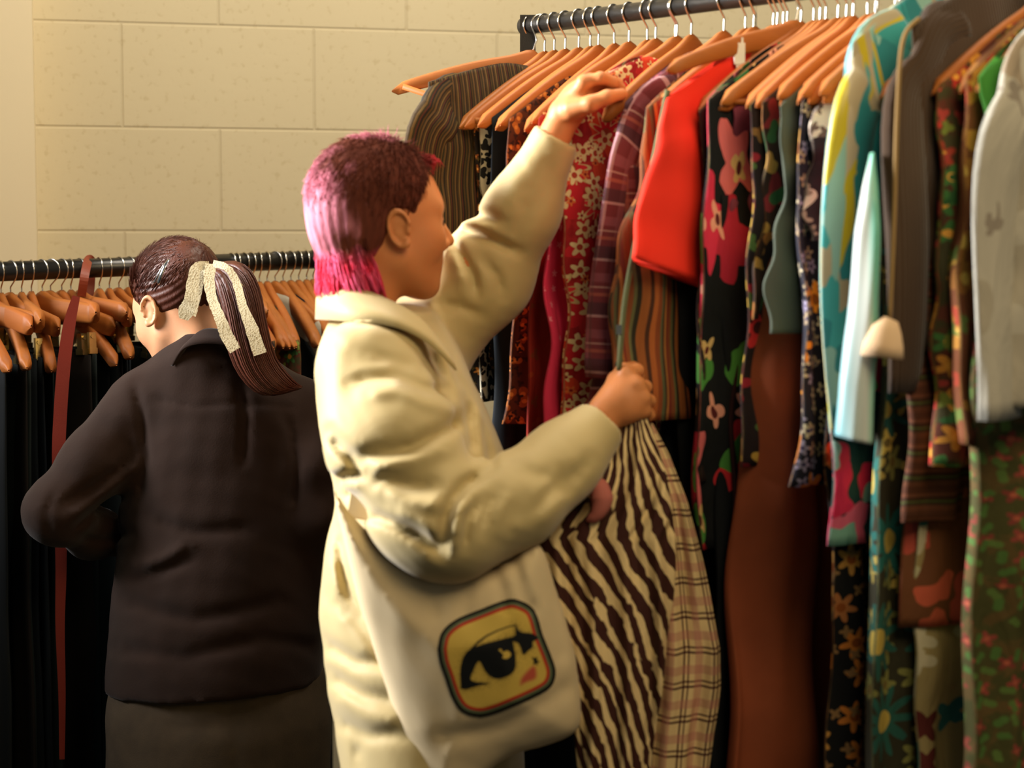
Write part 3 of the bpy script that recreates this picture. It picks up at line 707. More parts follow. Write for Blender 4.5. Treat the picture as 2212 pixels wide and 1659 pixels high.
# ---------------------------------------------------------------- foreground person
HB = thing('person', 'person with cropped brown and pink hair, beige coat, one arm raised to the rack', 'person', (at(880, 1200, 2.78).x, at(880, 1200, 2.78).y, 0))
HM = head_matrix(at(830, 480, 2.76), math.radians(29), math.radians(1), math.radians(0), 1.0)
HMi = HM.inverted()
def inv(P, Mi):
    R = Mi; x, y, z = P
    return tuple((R[i][0] * x + R[i][1] * y + R[i][2] * z + R[i][3]).astype(f32) for i in range(3))
Ph, Fh = nets(head_sdf, (-.14, -.11, -.2), (.14, .11, .14), .0028, 1)
Ph = apply(HM, Ph)
# raised (left) hand on the hangers
D0 = 2.80
kn = [at(1262, 178, D0 - .035), at(1276, 176, D0 - .012), at(1287, 180, D0 + .01), at(1294, 188, D0 + .03)]
fg = [[at(1298, 168, D0 - .04), at(1325, 178, D0 - .028), at(1342, 192, D0 - .012)],
      [at(1308, 170, D0 - .012), at(1334, 182, D0 + .0), at(1344, 200, D0 + .012)],
      [at(1314, 176, D0 + .014), at(1338, 190, D0 + .022), at(1342, 208, D0 + .03)],
      [at(1316, 186, D0 + .034), at(1332, 200, D0 + .042), at(1334, 214, D0 + .046)]]
th = [at(1236, 236, D0 - .03), at(1276, 224, D0 - .05), at(1312, 210, D0 - .052), at(1344, 203, D0 - .04)]
wr = (at(1180, 330, D0 + .0), at(1222, 246, D0 - .004), .027, .0245)
fnU = lambda P: hand_sdf(P, wr, [(at(1248, 212, D0 - .004), .024), (at(1262, 200, D0 + .01), .020)], kn, fg, th)
c0 = at(1250, 240, D0)
Pu, Fu = nets(fnU, (c0.x - .09, c0.y - .09, c0.z - .1), (c0.x + .09, c0.y + .09, c0.z + .09), .0022, 1)
# lower (right) hand holding the jacket edge
D1 = 2.66
kn = [at(1352, 806, D1 - .0), at(1374, 830, D1 - .008), at(1386, 858, D1 - .004), at(1388, 886, D1 + .006)]
fg = [[at(1376, 800, D1 + .022), at(1378, 815, D1 + .045), at(1362, 822, D1 + .055)],
      [at(1394, 836, D1 + .022), at(1390, 850, D1 + .046), at(1368, 852, D1 + .055)],
      [at(1402, 866, D1 + .024), at(1394, 880, D1 + .046), at(1370, 880, D1 + .052)],
      [at(1400, 896, D1 + .028), at(1390, 906, D1 + .046), at(1368, 900, D1 + .05)]]
th = [at(1318, 858, D1 + .008), at(1330, 822, D1 + .018), at(1346, 800, D1 + .03), at(1368, 792, D1 + .045)]
wr2 = (at(1262, 958, D1 - .01), at(1312, 888, D1), .029, .026)
fnL = lambda P: hand_sdf(P, wr2, [(at(1342, 858, D1), .025), (at(1352, 880, D1), .022)], kn, fg, th, fr=.0092)
c0 = at(1340, 870, D1)
Pl, Fl = nets(fnL, (c0.x - .1, c0.y - .08, c0.z - .1), (c0.x + .08, c0.y + .1, c0.z + .09), .0022, 1)
# trunk and legs inside the clothes
hip = at(900, 1440, 2.78); nk = at(835, 720, 2.78)
shN = at(812, 800, 2.66); shF = at(905, 715, 2.90); elN = at(968, 1130, 2.58); elF = at(1030, 585, 2.86)
def trunk(P):
    d = cone(P, nk, at(860, 820, 2.78), .045, .06)
    d = smin(d, cone(P, shN, shF, .035, .035), .03)
    d = smin(d, cone(P, at(870, 850, 2.78), at(900, 1100, 2.78), .08, .075), .04)
    d = smin(d, cone(P, at(900, 1100, 2.78), hip, .08, .085), .04)
    d = smin(d, chain(P, [shN, elN, wr2[0]], [.045, .038, .028], .02), .02)
    d = smin(d, chain(P, [shF, elF, wr[0]], [.045, .038, .027], .02), .02)
    for sx, sy in ((-.02, -.085), (.06, .085)):
        a = Vector((hip.x + sx * .3, hip.y + sy, hip.z - .02)); b = Vector((hip.x + sx + .01, hip.y + sy, .46)); c = Vector((hip.x + sx - .02, hip.y + sy, .08))
        d = smin(d, chain(P, [a, b, c], [.082, .055, .036], .03), .03)
        d = smin(d, cone(P, c, Vector((c.x + .13, c.y + .02, .035)), .034, .03), .02)
    return d
Pt, Ft = nets(trunk, (-.36, 2.4, -.01), (.24, 3.1, 1.5), .011, 1)
P_, F_ = joinP([(Ph, Fh), (Pu, Fu), (Pl, Fl), (Pt, Ft)])
link('body', npmesh(P_, F_), M_skin, HB)
# eyes, brows
M_eye = solid('eye_dark', '#1c120c', .1, .15, spec=.7); M_brow = solid('brow_hair', '#4a2a1a', .2)
def on_head(HMx, root, sc=1):
    for s in (1, -1):
        m = MB(); m.tube(smoothpath([HMx @ Vector(p) for p in ((.0845, s * .019, .0245), (.083, s * .032, .0275), (.072, s * .046, .022))], 4), [.0028] * 4 + [.0026] * 4 + [.0012], 6); link('eyebrow', m.mesh(), M_brow, root)
        m = MB(); c = Vector((.0795, s * .0325, .0005)); m.tube([HMx @ (c + Vector((0, 0, 0))), HMx @ (c + Vector((.0052, s * .0006, 0)))], .0052, 14); link('iris', m.mesh(), M_eye, root)
on_head(HM, HB)

# --- hair: shell following the skull plus thousands of short strands
def hair_mat(name, fn, rough=.5):
    g = G(name, rough, spec=.4); g.col(fn(g)); g.bump(g.noise(g.map(g.obj(), (300, 300, 60)), 1, 3), .5, .002); return g.m
def fg_hair(g):
    o = g.obj(); x, y, z = g.xyz(o); nz = g.noise(g.map(o, (1, 1, .45)), 38, 3); n2 = g.math('SUBTRACT', nz, .5)
    brown = g.mix(g.noise(g.map(o, (1, 1, .3)), 90, 3), '#70392a', '#4c261c')
    # dyed zones: the back, the nape and a tuft over the forehead
    back = g.math('ADD', g.math('MULTIPLY', g.math('SUBTRACT', -.086, x), 30.0), g.math('MULTIPLY', n2, 3.4))
    nape = g.math('ADD', g.math('MULTIPLY', g.math('SUBTRACT', -.040, z), 34.0), g.math('MULTIPLY', n2, 1.6))
    nape = g.math('MINIMUM', nape, g.math('MULTIPLY', g.math('SUBTRACT', .005, x), 60.0))
    tuft = g.math('MINIMUM', g.math('ADD', g.math('MULTIPLY', g.math('SUBTRACT', x, .052), 50.0), g.math('MULTIPLY', n2, 3.0)), g.math('MULTIPLY', g.math('SUBTRACT', z, .06), 60.0))
    crown = g.math('ADD', g.math('MULTIPLY', g.math('SUBTRACT', z, .122), 80.0), g.math('MULTIPLY', n2, 3.0))
    cl = lambda v: g.n('ShaderNodeClamp', v)
    c = g.mix(g.math('MULTIPLY', cl(g.math('MAXIMUM', back, crown)), .85), brown, g.mix(nz, '#c05a74', '#dc94a4'))
    c = g.mix(cl(nape), c, g.mix(g.ramp(nz, [(.4, (0, 0, 0, 1)), (.62, (1, 1, 1, 1))]), '#e02c4a', '#ee6a94'))
    return g.mix(g.math('MULTIPLY', cl(tuft), .85), c, '#d83848')
M_hairF = hair_mat('cropped_hair', fg_hair, .8); M_hairF.node_tree.nodes['Principled BSDF'].inputs['Specular IOR Level'].default_value = .12
def hairline(z): return np.interp(z, [-.125, -.09, -.045, -.02, .0, .03, .06, .09, .12], [-.045, -.040, -.030, -.026, .018, .026, .044, .060, .06])
def hair_shell(Q):
    x, y, z = Q
    d = ell(Q, (-.020, 0, .037), (.104, .0815, .0935))
    d = smin(d, ell(Q, (-.062, 0, -.02), (.046, .055, .06)), .05)
    d = smin(d, ell(Q, (-.060, 0, -.078), (.030, .044, .055)), .03)
    d = d + .0007 * np.sin(np.arctan2(y, x + .02) * 40 + z * 20) 
    cut = x - hairline(z)
    earcut = -ell((x, np.abs(y), z), (-.004, .088, -.012), (.030, .030, .036))
    return smax(smax(d, cut, .008), earcut, .006)
Pq, Fq = nets(hair_shell, (-.15, -.11, -.15), (.10, .11, .15), .003, 1)
rn = random.Random(3)
def strands(n, gen, r0=.0009):
    m = MB()
    for _ in range(n):
        pts = gen()
        if pts is None: continue
        m.tube(pts, [r0 * (1 - .85 * i / (len(pts) - 1)) for i in range(len(pts))], 3)
    return m
def crop():
    while True:
        a = rn.uniform(0, 2 * PI); u_ = rn.uniform(-.55, 1)
        s_ = math.sqrt(max(0, 1 - u_ * u_)); q = Vector((s_ * math.cos(a), s_ * math.sin(a), u_))
        p = Vector((-.020 + .102 * q.x, .080 * q.y, .037 + .092 * q.z))
        if p.x > hairline(p.z) - .004: continue
        if abs(p.y) > .055 and -.05 < p.z < .024 and -.036 < p.x < .03: continue
        break
    nrm = Vector((q.x / .104, q.y / .0815, q.z / .0935)).normalized()
    t = (Vector((-.35, 0, -1)) - nrm * Vector((-.35, 0, -1)).dot(nrm)); t = (t + Vector([rn.uniform(-.25, .25) for _ in range(3)])).normalized()
    L = rn.uniform(.010, .020); 
    return [p, p + t * L * .5 + nrm * .0035, p + t * L + nrm * rn.uniform(.001, .005)]
def mullet():
    a = rn.uniform(-1.55, 1.55); z = rn.uniform(-.09, .02) if abs(a) < 1.25 else rn.uniform(-.06, -.04); rad = rn.uniform(.9, 1.05)
    c = Vector((-.050 - .052 * math.cos(a) * rad, .060 * math.sin(a) * rad, z))
    o = Vector((-math.cos(a), math.sin(a), 0)); L = rn.uniform(.035, .085)
    fl = rn.uniform(-.004, .016)
    e = c + Vector((.40 * L, 0, -L)) + o * fl * .6
    e.z = max(e.z, -.150 + rn.uniform(0, .03)); mid = (c + e) / 2 + o * .009
    return smoothpath([c, mid, e], 2)
def tuftg():
    p = Vector((rn.uniform(.045, .068), rn.uniform(-.04, .04), rn.uniform(.085, .105)))
    return [p, p + Vector((.008, rn.uniform(-.006, .006), .000)), p + Vector((.013, rn.uniform(-.01, .01), -.012 + rn.uniform(-.006, .004)))]
mA = strands(5200, crop, .0010); mB = strands(1500, mullet, .0015); mC = strands(160, tuftg, .0013)
mw = MB(); mw.add([tuple(p) for p in Pq], [tuple(int(i) for i in f) for f in Fq])
for q in (mA, mB, mC): mw.add(q.v, q.f)
o = link('hair', mw.mesh(), M_hairF); o.parent = HB; o.matrix_local = Matrix.Translation(-HB.location) @ HM

# --- the beige coat
M_coat = None
def coat_mat():
    g = G('beige_coat', .62, sheen=.25, spec=.3); o = g.obj()
    g.col(g.mix(g.noise(o, 9, 4), '#c0ac78', '#b39e69')); g.bump(g.noise(o, 420, 2), .12, .001); return g.m
M_coat = coat_mat()
TR = [(690, 720, 915, 2.78, .085), (725, 694, 955, 2.78, .12), (780, 681, 1000, 2.78, .16), (860, 682, 1038, 2.78, .18), (950, 696, 1078, 2.78, .175), (1040, 722, 1112, 2.78, .165),
      (1100, 730, 1125, 2.78, .16), (1160, 705, 1130, 2.78, .165), (1300, 690, 1125, 2.78, .18), (1450, 706, 1130, 2.78, .19), (1660, 738, 1130, 2.78, .20), (2000, 770, 1150, 2.78, .21), (2150, 780, 1150, 2.78, .21)]
FOLD = [ # near arm and chest: creases (+) and ridges (-) given as polylines
 ([(770, 990), (795, 985), (893, 965), (958, 932), (1001, 905)], .016, .010),
 ([(800, 1012), (893, 995), (965, 962)], -.008, .012),
 ([(760, 832), (785, 820), (857, 812), (915, 838), (965, 849)], .010, .009),
 ([(790, 850), (860, 842), (920, 868), (990, 885)], -.006, .010),
 ([(800, 770), (850, 780), (900, 800)], .006, .010),
 ([(975, 745), (983, 790), (1000, 825), (1022, 852)], .013, .007),
 ([(1012, 860), (1016, 922), (1023, 985)], .018, .009),
 ([(1045, 900), (1055, 960), (1062, 1010)], .012, .007),
 ([(712, 940), (735, 965), (759, 990), (783, 1015)], .018, .010),
 ([(722, 1036), (750, 1030), (788, 1022)], .017, .008),
 ([(735, 1058), (770, 1075), (800, 1112)], .012, .009),
 ([(828, 1059), (875, 1084), (930, 1092), (960, 1080)], -.010, .011),
 ([(795, 1040), (830, 1035), (890, 1050), (940, 1048)], .011, .009),
 ([(954, 1185), (960, 1120), (975, 1080), (1002, 1048), (1040, 1024)], .019, .008),
 ([(983, 1170), (990, 1110), (1015, 1068)], -.010, .007),
 ([(1004, 1185), (1010, 1120), (1040, 1075)], .012, .006),
 ([(1040, 1150), (1050, 1100), (1075, 1060)], .009, .007),
 ([(1070, 1140), (1085, 1090), (1100, 1060)], -.006, .009),
 ([(799, 1112), (830, 1122), (857, 1134), (905, 1160), (955, 1195)], .015, .008),
 ([(880, 1140), (915, 1158), (945, 1182)], .012, .007),
 ([(850, 1100), (900, 1120), (950, 1150)], -.008, .008),
 ([(1120, 1010), (1160, 1030), (1200, 1020)], .006, .010), ([(1150, 1120), (1180, 1070), (1230, 1020)], .008, .009), ([(1210, 1080), (1240, 1030), (1275, 990)], .007, .009), ([(1100, 1150), (1180, 1110), (1240, 1060)], -.006, .012),
 ([(690, 702), (760, 700), (840, 706), (900, 722)], .005, .004),
 ([(730, 740), (715, 850), (712, 930)], -.006, .020),
 ([(940, 740), (1000, 810), (1040, 880), (1070, 950)], -.010, .009),
 ([(925, 760), (950, 800), (962, 830)], .010, .008),
 ([(732, 1150), (742, 1230), (760, 1290), (800, 1340)], .013, .009), ([(716, 1200), (725, 1290), (745, 1330)], -.008, .010),
 ([(715, 1290), (770, 1340), (840, 1430)], .010, .010), ([(702, 1390), (770, 1430), (850, 1436)], .011, .010), ([(715, 1460), (780, 1500), (860, 1515)], .010, .011), ([(725, 1500), (790, 1545), (865, 1560)], -.006, .012), ([(730, 1560), (800, 1590), (870, 1585)], .008, .010), ([(770, 1600), (775, 1650)], .008, .008),
]
FOLD2 = [ # raised sleeve
 ([(985, 462), (1001, 460), (1054, 468), (1085, 480)], .013, .008), ([(985, 500), (1010, 500), (1042, 508), (1117, 544)], .015, .008), ([(973, 515), (1000, 555), (1023, 595), (1030, 640)], .013, .007),
 ([(985, 482), (1020, 484), (1060, 492)], -.010, .008), ([(975, 540), (990, 580), (1000, 620)], -.008, .008), ([(1045, 560), (1075, 600), (1085, 640)], .009, .008), ([(950, 660), (990, 660), (1040, 680)], .009, .009),
 ([(1125, 355), (1105, 420), (1070, 470)], -.004, .016), ([(1140, 420), (1130, 470), (1100, 520)], .006, .012), ([(1190, 330), (1180, 400), (1150, 470)], .004, .012),
]
def folds2(P, L, ycut):
    x, y, z = P; dz = z - CAMZ; D = y * FW.y + dz * FW.z
    px = 1106 + F * x / D; py = 829.5 - F * (y * UP.y + dz * UP.z) / D; m = 1 / (1 + np.exp((y - ycut) / .012)); o = 0
    for pts, dep, rad in L:
        d = None
        for (a, b) in zip(pts[:-1], pts[1:]):
            ex, ey = b[0] - a[0], b[1] - a[1]; h = np.clip(((px - a[0]) * ex + (py - a[1]) * ey) / (ex * ex + ey * ey), 0, 1)
            e = (px - a[0] - h * ex) ** 2 + (py - a[1] - h * ey) ** 2; d = e if d is None else np.minimum(d, e)
        dd = np.sqrt(d) * D / F
        a, b = pts[0], pts[-1]
        # fade at both ends
        e0 = np.sqrt((px - a[0]) ** 2 + (py - a[1]) ** 2); e1 = np.sqrt((px - b[0]) ** 2 + (py - b[1]) ** 2)
        o = o + dep * np.exp(-(dd / rad) ** 2) * np.clip(np.minimum(e0, e1) / 28 + .25, 0, 1)
    return o * m
def coat_sdf(P):
    d = loft_sdf(P, rows_px(TR))
    d = smin(d, cone(P, at(800, 785, 2.66), at(915, 735, 2.90), .062, .062), .06)
    near = chain(P, [at(800, 800, 2.64), at(850, 960, 2.585), at(968, 1130, 2.55), at(1110, 1085, 2.58), at(1215, 1000, 2.625), at(1303, 908, 2.655)], [.078, .088, .074, .060, .050, .040], .045)
    near = smin(near, sph(P, at(880, 1120, 2.56), .050), .05)
    d = smin(d, near, .028)
    far = chain(P, [at(925, 722, 2.91), at(1046, 600, 2.885), at(1130, 452, 2.84), at(1204, 292, 2.80)], [.086, .070, .054, .037], .04)
    far = smin(far, sph(P, at(1030, 552, 2.88), .038), .04)
    d = smin(d, far, .03)
    # sleeves are open tubes at the cuffs
    ax = (at(1303, 908, 2.655) - at(1215, 1000, 2.625)).normalized(); e = at(1300, 911, 2.654)
    d = smax(d, (P[0] - e.x) * ax.x + (P[1] - e.y) * ax.y + (P[2] - e.z) * ax.z - .010 + 10 * (sph(P, e, .09) > 0) * -1, .004) if False else d
    def cutend(d, e, b, r):
        ax = (e - b).normalized(); q = (P[0] - e.x) * ax.x + (P[1] - e.y) * ax.y + (P[2] - e.z) * ax.z
        loc = sph(P, e + ax * .06, .09)
        d = np.where(loc < 0, smax(d, q, .004), d)
        hole = cone(P, e - ax * .03, e + ax * .03, r, r)
        return smax(d, -hole, .003)
    d = cutend(d, at(1300, 911, 2.654), at(1215, 1000, 2.625), .029)
    d = cutend(d, at(1203, 294, 2.80), at(1120, 448, 2.83), .0275)
    d = d + .9 * folds2(P, FOLD, 2.70) + folds2(P, FOLD2, 2.87)
    d = d + .0022 * noise3(P, 22, 4) + .0008 * noise3(P, 70, 7)
    return d
Pc, Fc_ = nets(coat_sdf, (-.36, 2.36, .28), (.25, 3.06, 1.72), .0055, 1)
link('coat', npmesh(Pc, Fc_), M_coat, HB)
# collar: a folded band standing round the neck
def strip3(top, bot, th=.0025, n=8):
    a, b = smoothpath(top, n), smoothpath(bot, n); c = sum(a, Vector()) / len(a); V = []
    mid = [(p + q) / 2 for p, q in zip(a, b)]
    for p, q, m_ in zip(a, b, mid):
        o = (m_ - c); o.z = 0; o.normalize()
        V += [p - o * th, p + Vector((0, 0, .003)), p + o * th, (p + q) / 2 + o * .007, q + o * th, q - o * th]
    k = 6; F2 = [(i * k + j, i * k + (j + 1) % k, (i + 1) * k + (j + 1) % k, (i + 1) * k + j) for i in range(len(a) - 1) for j in range(k)] + [tuple(range(k))[::-1], tuple((len(a) - 1) * k + j for j in range(k))]
    return mesh(V, F2)
top = [at(955, 745, 2.665), at(905, 688, 2.665), at(830, 646, 2.675), at(745, 616, 2.70), at(702, 603, 2.76), at(712, 606, 2.83), at(770, 630, 2.87), at(860, 670, 2.89), at(930, 730, 2.87)]
bot = [at(985, 800, 2.64), at(925, 742, 2.615), at(850, 706, 2.60), at(750, 694, 2.63), at(687, 690, 2.74), at(700, 690, 2.87), at(770, 690, 2.92), at(880, 710, 2.94), at(950, 780, 2.92)]
link('collar', strip3(top, bot), M_coat, HB)
# trousers and shoes below the coat
M_trF = solid('taupe_trousers', '#5a4c36', .15); M_shoe = solid('black_shoe', '#12100f', .1, .4)
for sx, sy in ((-.02, -.085), (.06, .085)):
    m = MB(); m.tube(smoothpath([(hip.x + sx * .3, hip.y + sy, hip.z - .02), (hip.x + sx + .01, hip.y + sy, .46), (hip.x + sx - .02, hip.y + sy, .07)], 5), [.07] * 5 + [.075] * 5 + [.07], 18); link('trouser_leg', m.mesh(), M_trF, HB)
    m = MB(); c = Vector((hip.x + sx - .02, hip.y + sy, .045)); m.tube([c + Vector((-.07, 0, 0)), c + Vector((-.05, 0, 0)), c + Vector((.05, .01, 0)), c + Vector((.15, .02, -.008)), c + Vector((.185, .022, -.015))], [.03, .044, .044, .038, .018], 14); link('shoe', m.mesh(), M_shoe, HB)
# ---------------------------------------------------------------- cream tote bag under the near arm
TP = [(722, 1010), (745, 1075), (790, 1130), (850, 1185), (900, 1215), (980, 1225), (1070, 1215), (1150, 1165), (1182, 1195), (1215, 1300), (1240, 1400), (1256, 1500), (1256, 1575), (1215, 1610), (1120, 1640), (1060, 1680), (1010, 1760), (900, 1790), (885, 1700), (850, 1560), (815, 1440), (780, 1320), (752, 1200), (730, 1090)]
DT = 2.60
def poly_sdf(x, z, pts):
    d = None; inside = np.zeros(x.shape, bool); n = len(pts)
    for i in range(n):
        a, b = pts[i], pts[(i + 1) % n]; ex, ez = b[0] - a[0], b[1] - a[1]
        wx, wz = x - a[0], z - a[1]; h = np.clip((wx * ex + wz * ez) / (ex * ex + ez * ez), 0, 1)
        e = (wx - ex * h) ** 2 + (wz - ez * h) ** 2; d = e if d is None else np.minimum(d, e)
        c = ((a[1] <= z) & (b[1] > z)) | ((b[1] <= z) & (a[1] > z))
        xi = a[0] + (z - a[1]) / (ez if abs(ez) > 1e-9 else 1e-9) * ex
        inside ^= c & (x < xi)
    d = np.sqrt(d); return np.where(inside, -d, d)
tpw = [at(px, py, DT) for px, py in TP]; tp2 = smoothpath(tpw + [tpw[0]], 3)[:-1]; tp2 = [(p.x, p.z) for p in tp2]
tyc = at(1000, 1400, DT).y
TF = [([(1000, 1235, 2.5), (1010, 1290, 2.5), (1000, 1350, 2.5)], .004, .008), ([(1060, 1235, 2.5), (1085, 1290, 2.5), (1090, 1330, 2.5)], .004, .007), ([(1110, 1225, 2.5), (1135, 1300, 2.5), (1150, 1330, 2.5)], .006, .008),
      ([(1150, 1220, 2.5), (1195, 1330, 2.5), (1215, 1440, 2.5)], .005, .010), ([(905, 1240, 2.5), (930, 1290, 2.5), (940, 1340, 2.5)], .003, .010), ([(960, 1620, 2.5), (1080, 1600, 2.5), (1220, 1520, 2.5)], .005, .014), ([(880, 1250, 2.5), (860, 1400, 2.5), (900, 1600, 2.5)], -.003, .03)]
def tote_sdf(P):
    pd = poly_sdf(P[0], P[2], tp2)
    T = .010 + .060 * np.sqrt(np.clip(-pd / .10, 0, 1)) 
    zz = P[2]; yc = tyc + np.clip((zz - .95) * .10, -.05, .05) * -1 + .0
    d = smax(pd, (np.abs(P[1] - yc) - T) * .8, .022)
    fo = 0
    for pts, dep, rad in TF:
        fo = fo + fold((P[0], P[1] * 0, P[2]), [Vector((at(*p).x, 0, at(*p).z)) for p in pts], dep, rad)
    return d + fo * (P[1] < tyc) + .0018 * noise3(P, 30, 12)
Pb, Fb = nets(tote_sdf, (-.27, 2.44, .42), (.13, 2.76, 1.16), .0062, 1)
g = G('cream_canvas', .8, sheen=.1, spec=.2); o = g.obj(); g.col(g.mix(g.noise(o, 7, 4), '#dcc8a0', '#d0ba90'))
g.bump(g.noise(o, 600, 2), .2, .001); M_canvas = g.m
TB = thing('tote_bag', 'cream canvas shoulder bag with a rounded eye patch, under the beige coat sleeve', 'bag', (at(1000, 1500, DT).x, tyc, .5))
bagme = npmesh(Pb, Fb)
bvh = BVHTree.FromPolygons([tuple(v) for v in Pb], [tuple(int(i) for i in f) for f in Fb])
link('bag_body', bagme, M_canvas, TB)
# strap: from the top corner of the bag up behind the shoulder and over it
sp = [at(738, 1080, 2.585), at(722, 1010, 2.575), at(715, 930, 2.60), at(735, 820, 2.615), at(780, 740, 2.655), at(820, 715, 2.72), at(850, 720, 2.80)]
v, f, u_ = ribbon([at(772, 1120, 2.60), at(785, 1040, 2.63), at(800, 900, 2.68), at(820, 800, 2.72), at(840, 760, 2.76)], .03, (0, -1, 0), .0015)
link('strap', mesh(v, f, False, uv=u_), M_canvas, TB)
# printed eye patch, laid on the bag's front
PC = Vector((at(1072, 1424, 2.55).x, 0, at(1072, 1424, 2.55).z)); pxm = 3900 / 2.54
rotp = math.radians(20)
OUT = [(946, 1400), (955, 1365), (985, 1338), (1040, 1315), (1085, 1298), (1112, 1294), (1145, 1308), (1160, 1330), (1172, 1370), (1190, 1415), (1200, 1450), (1192, 1480), (1165, 1500), (1110, 1525), (1070, 1541), (1035, 1548), (1000, 1538), (978, 1510), (962, 1465), (950, 1430)]
def sm2(L, n=5):
    q = smoothpath([Vector((a, b, 0)) for a, b in L] + [Vector((L[0][0], L[0][1], 0))], n)[:-1]; return [(v.x, v.y) for v in q]
N = 230; gx = np.linspace(936, 1210, N); gy = np.linspace(1286, 1556, N); GX, GY = np.meshgrid(gx, gy, indexing='ij')
dO = poly_sdf(GX, GY, sm2(OUT))
def Z5(x, y): return (900 + x / 5.53, 1270 + y / 5.53)      # coordinates read off an enlarged crop
def pl(L, n=3): return poly_sdf(GX, GY, sm2([Z5(*p) for p in L], n))
eye = pl([(530, 1200), (520, 1000), (545, 860), (600, 760), (700, 700), (900, 640), (1100, 590), (1180, 560), (1180, 430), (1215, 500), (1270, 530), (1390, 545), (1460, 600), (1385, 640), (1390, 700), (1340, 740), (1275, 800), (1250, 730), (1215, 660), (1150, 640), (1170, 740), (1185, 860), (1170, 980), (1090, 1050), (960, 1085), (860, 1040), (800, 960), (760, 880), (720, 890), (680, 980), (640, 1080), (700, 1120), (820, 1130), (860, 1140), (740, 1165), (640, 1195), (580, 1210)], 2)
lid = poly_sdf(GX, GY, [Z5(*p) for p in ((640, 730), (720, 640), (830, 560), (960, 500), (1090, 455), (1180, 435), (1180, 450), (1090, 472), (965, 518), (840, 582), (735, 665), (660, 750))])
star = poly_sdf(GX, GY, [Z5(*p) for p in ((1370, 820), (1405, 835), (1440, 820), (1440, 860), (1475, 880), (1440, 895), (1450, 930), (1420, 905), (1385, 915), (1400, 880))])
spark = pl([(975, 735), (1010, 725), (1030, 765), (1080, 745), (1125, 780), (1115, 820), (1070, 845), (1020, 830), (1040, 800)], 2)
cheek = pl([(1240, 1160), (1250, 1080), (1330, 980), (1400, 930), (1430, 990), (1420, 1080), (1320, 1120)], 3)
def c3(h): return np.array(C(h)[:3])
colr = np.zeros((N, N, 3)) + c3('#17150f')
def lay(mask, c, soft=.8):
    global colr
    a = np.clip(.5 - mask / soft, 0, 1)[..., None]; colr = colr * (1 - a) + c3(c) * a
lay(dO + 7, '#5e6a4c'); lay(dO + 13, '#b8301c'); lay(dO + 19.5, '#d0b050')
rs = np.random.RandomState(2); spk = rs.rand(N, N)
lay(cheek, '#b8523c', 8); lay(lid, '#2c2410', 1.5)
sh = np.exp(-np.clip(eye, 0, 99) / 4.5); m_ = ((spk < sh * .8) & (dO < -20))[..., None]; colr = np.where(m_, colr * .45, colr)
lay(eye, '#0d1012'); lay(spark, '#d0b050'); lay(star, '#14140f')
V3 = []; val = []
for i in range(N):
    for j in range(N):
        p = at(gx[i], gy[j], 1.0); dr = (p - Vector((0, 0, CAMZ)))
        if dO[i, j] > 1.2: V3.append((0, 0, 0)); val.append(False); continue
        h = bvh.ray_cast(Vector((0, 0, CAMZ)), dr)
        if h[0] is None: V3.append((0, 0, 0)); val.append(False)
        else: V3.append(tuple(h[0] + Vector((0, -.0016, 0)))); val.append(True)
ix = {}; vv = []; cc = []
for k, (v, ok) in enumerate(zip(V3, val)):
    if ok: ix[k] = len(vv); vv.append(v); cc.append(tuple(colr[k // N, k % N]) + (1,))
ff = []
for i in range(N - 1):
    for j in range(N - 1):
        q = (i * N + j, (i + 1) * N + j, (i + 1) * N + j + 1, i * N + j + 1)
        if all(t in ix for t in q): ff.append(tuple(ix[t] for t in q)[::-1])
me = mesh(vv, ff); ca = me.color_attributes.new('print', 'FLOAT_COLOR', 'POINT'); ca.data.foreach_set('color', np.array(cc, f32).ravel())
g = G('printed_patch', .7); nd = g.n('ShaderNodeVertexColor', layer_name='print'); g.col(nd); g.bump(g.noise(g.obj(), 500, 2), .15, .001)
link('eye_patch', me, g.m, TB, label='yellow patch with black eye and red, green and black rounded border')

# ---------------------------------------------------------------- garments held in the lower hand
def drape(name, label, cat, rows, mat, th=.02, amp=.012, k=60, seed=0, NU=90, NV=70, slant=0, us=.12):
    rnd = random.Random(seed); ph = [rnd.uniform(0, 6.3) for _ in range(6)]
    ys = [r[0] for r in rows]; V = []; UVc = []
    for i in range(NV + 1):
        py = ys[0] + (ys[-1] - ys[0]) * i / NV
        xl, xr, D = (np.interp(py, ys, [r[q] for r in rows]) for q in (1, 2, 3)); r = i / NV
        pl_, pr_ = at(xl, py, D), at(xr, py, D); W = (pr_ - pl_).length; c = (pl_ + pr_) / 2
        for j in range(NU):
            q = 2 * PI * j / NU; cx_, sy_ = math.cos(q), math.sin(q); u = math.copysign(abs(cx_) ** .85, cx_)
            x = u * W / 2 * (1 + .03 * math.sin(r * 17 + ph[0]) * (abs(u) ** 4))
            fo = amp * min(1, r * 3 + .25) * (math.sin(u * W * k + ph[1] + 1.5 * math.sin(r * 4 + ph[2])) + .5 * math.sin(u * W * k * 2.1 + ph[3] + r * 4))
            V.append(c + Vector((x, sy_ * (.006 + th * min(1, r * 4 + .3)) + fo, math.copysign(abs(u) ** 2, 1) * .0 + slant * u * r)))
            UVc.append((u * us + (.5 if sy_ > 0 else 0), c.z))
    F2 = [(i * NU + j, i * NU + (j + 1) % NU, (i + 1) * NU + (j + 1) % NU, (i + 1) * NU + j)[::-1] for i in range(NV) for j in range(NU)] + [tuple(range(NU)), tuple(NV * NU + j for j in range(NU))[::-1]]
    loc = Vector((c.x, c.y, c.z)); o = link(name, mesh([v - loc for v in V], F2, uv=UVc), mat); o.location = loc
    return tag(o, label, cat)
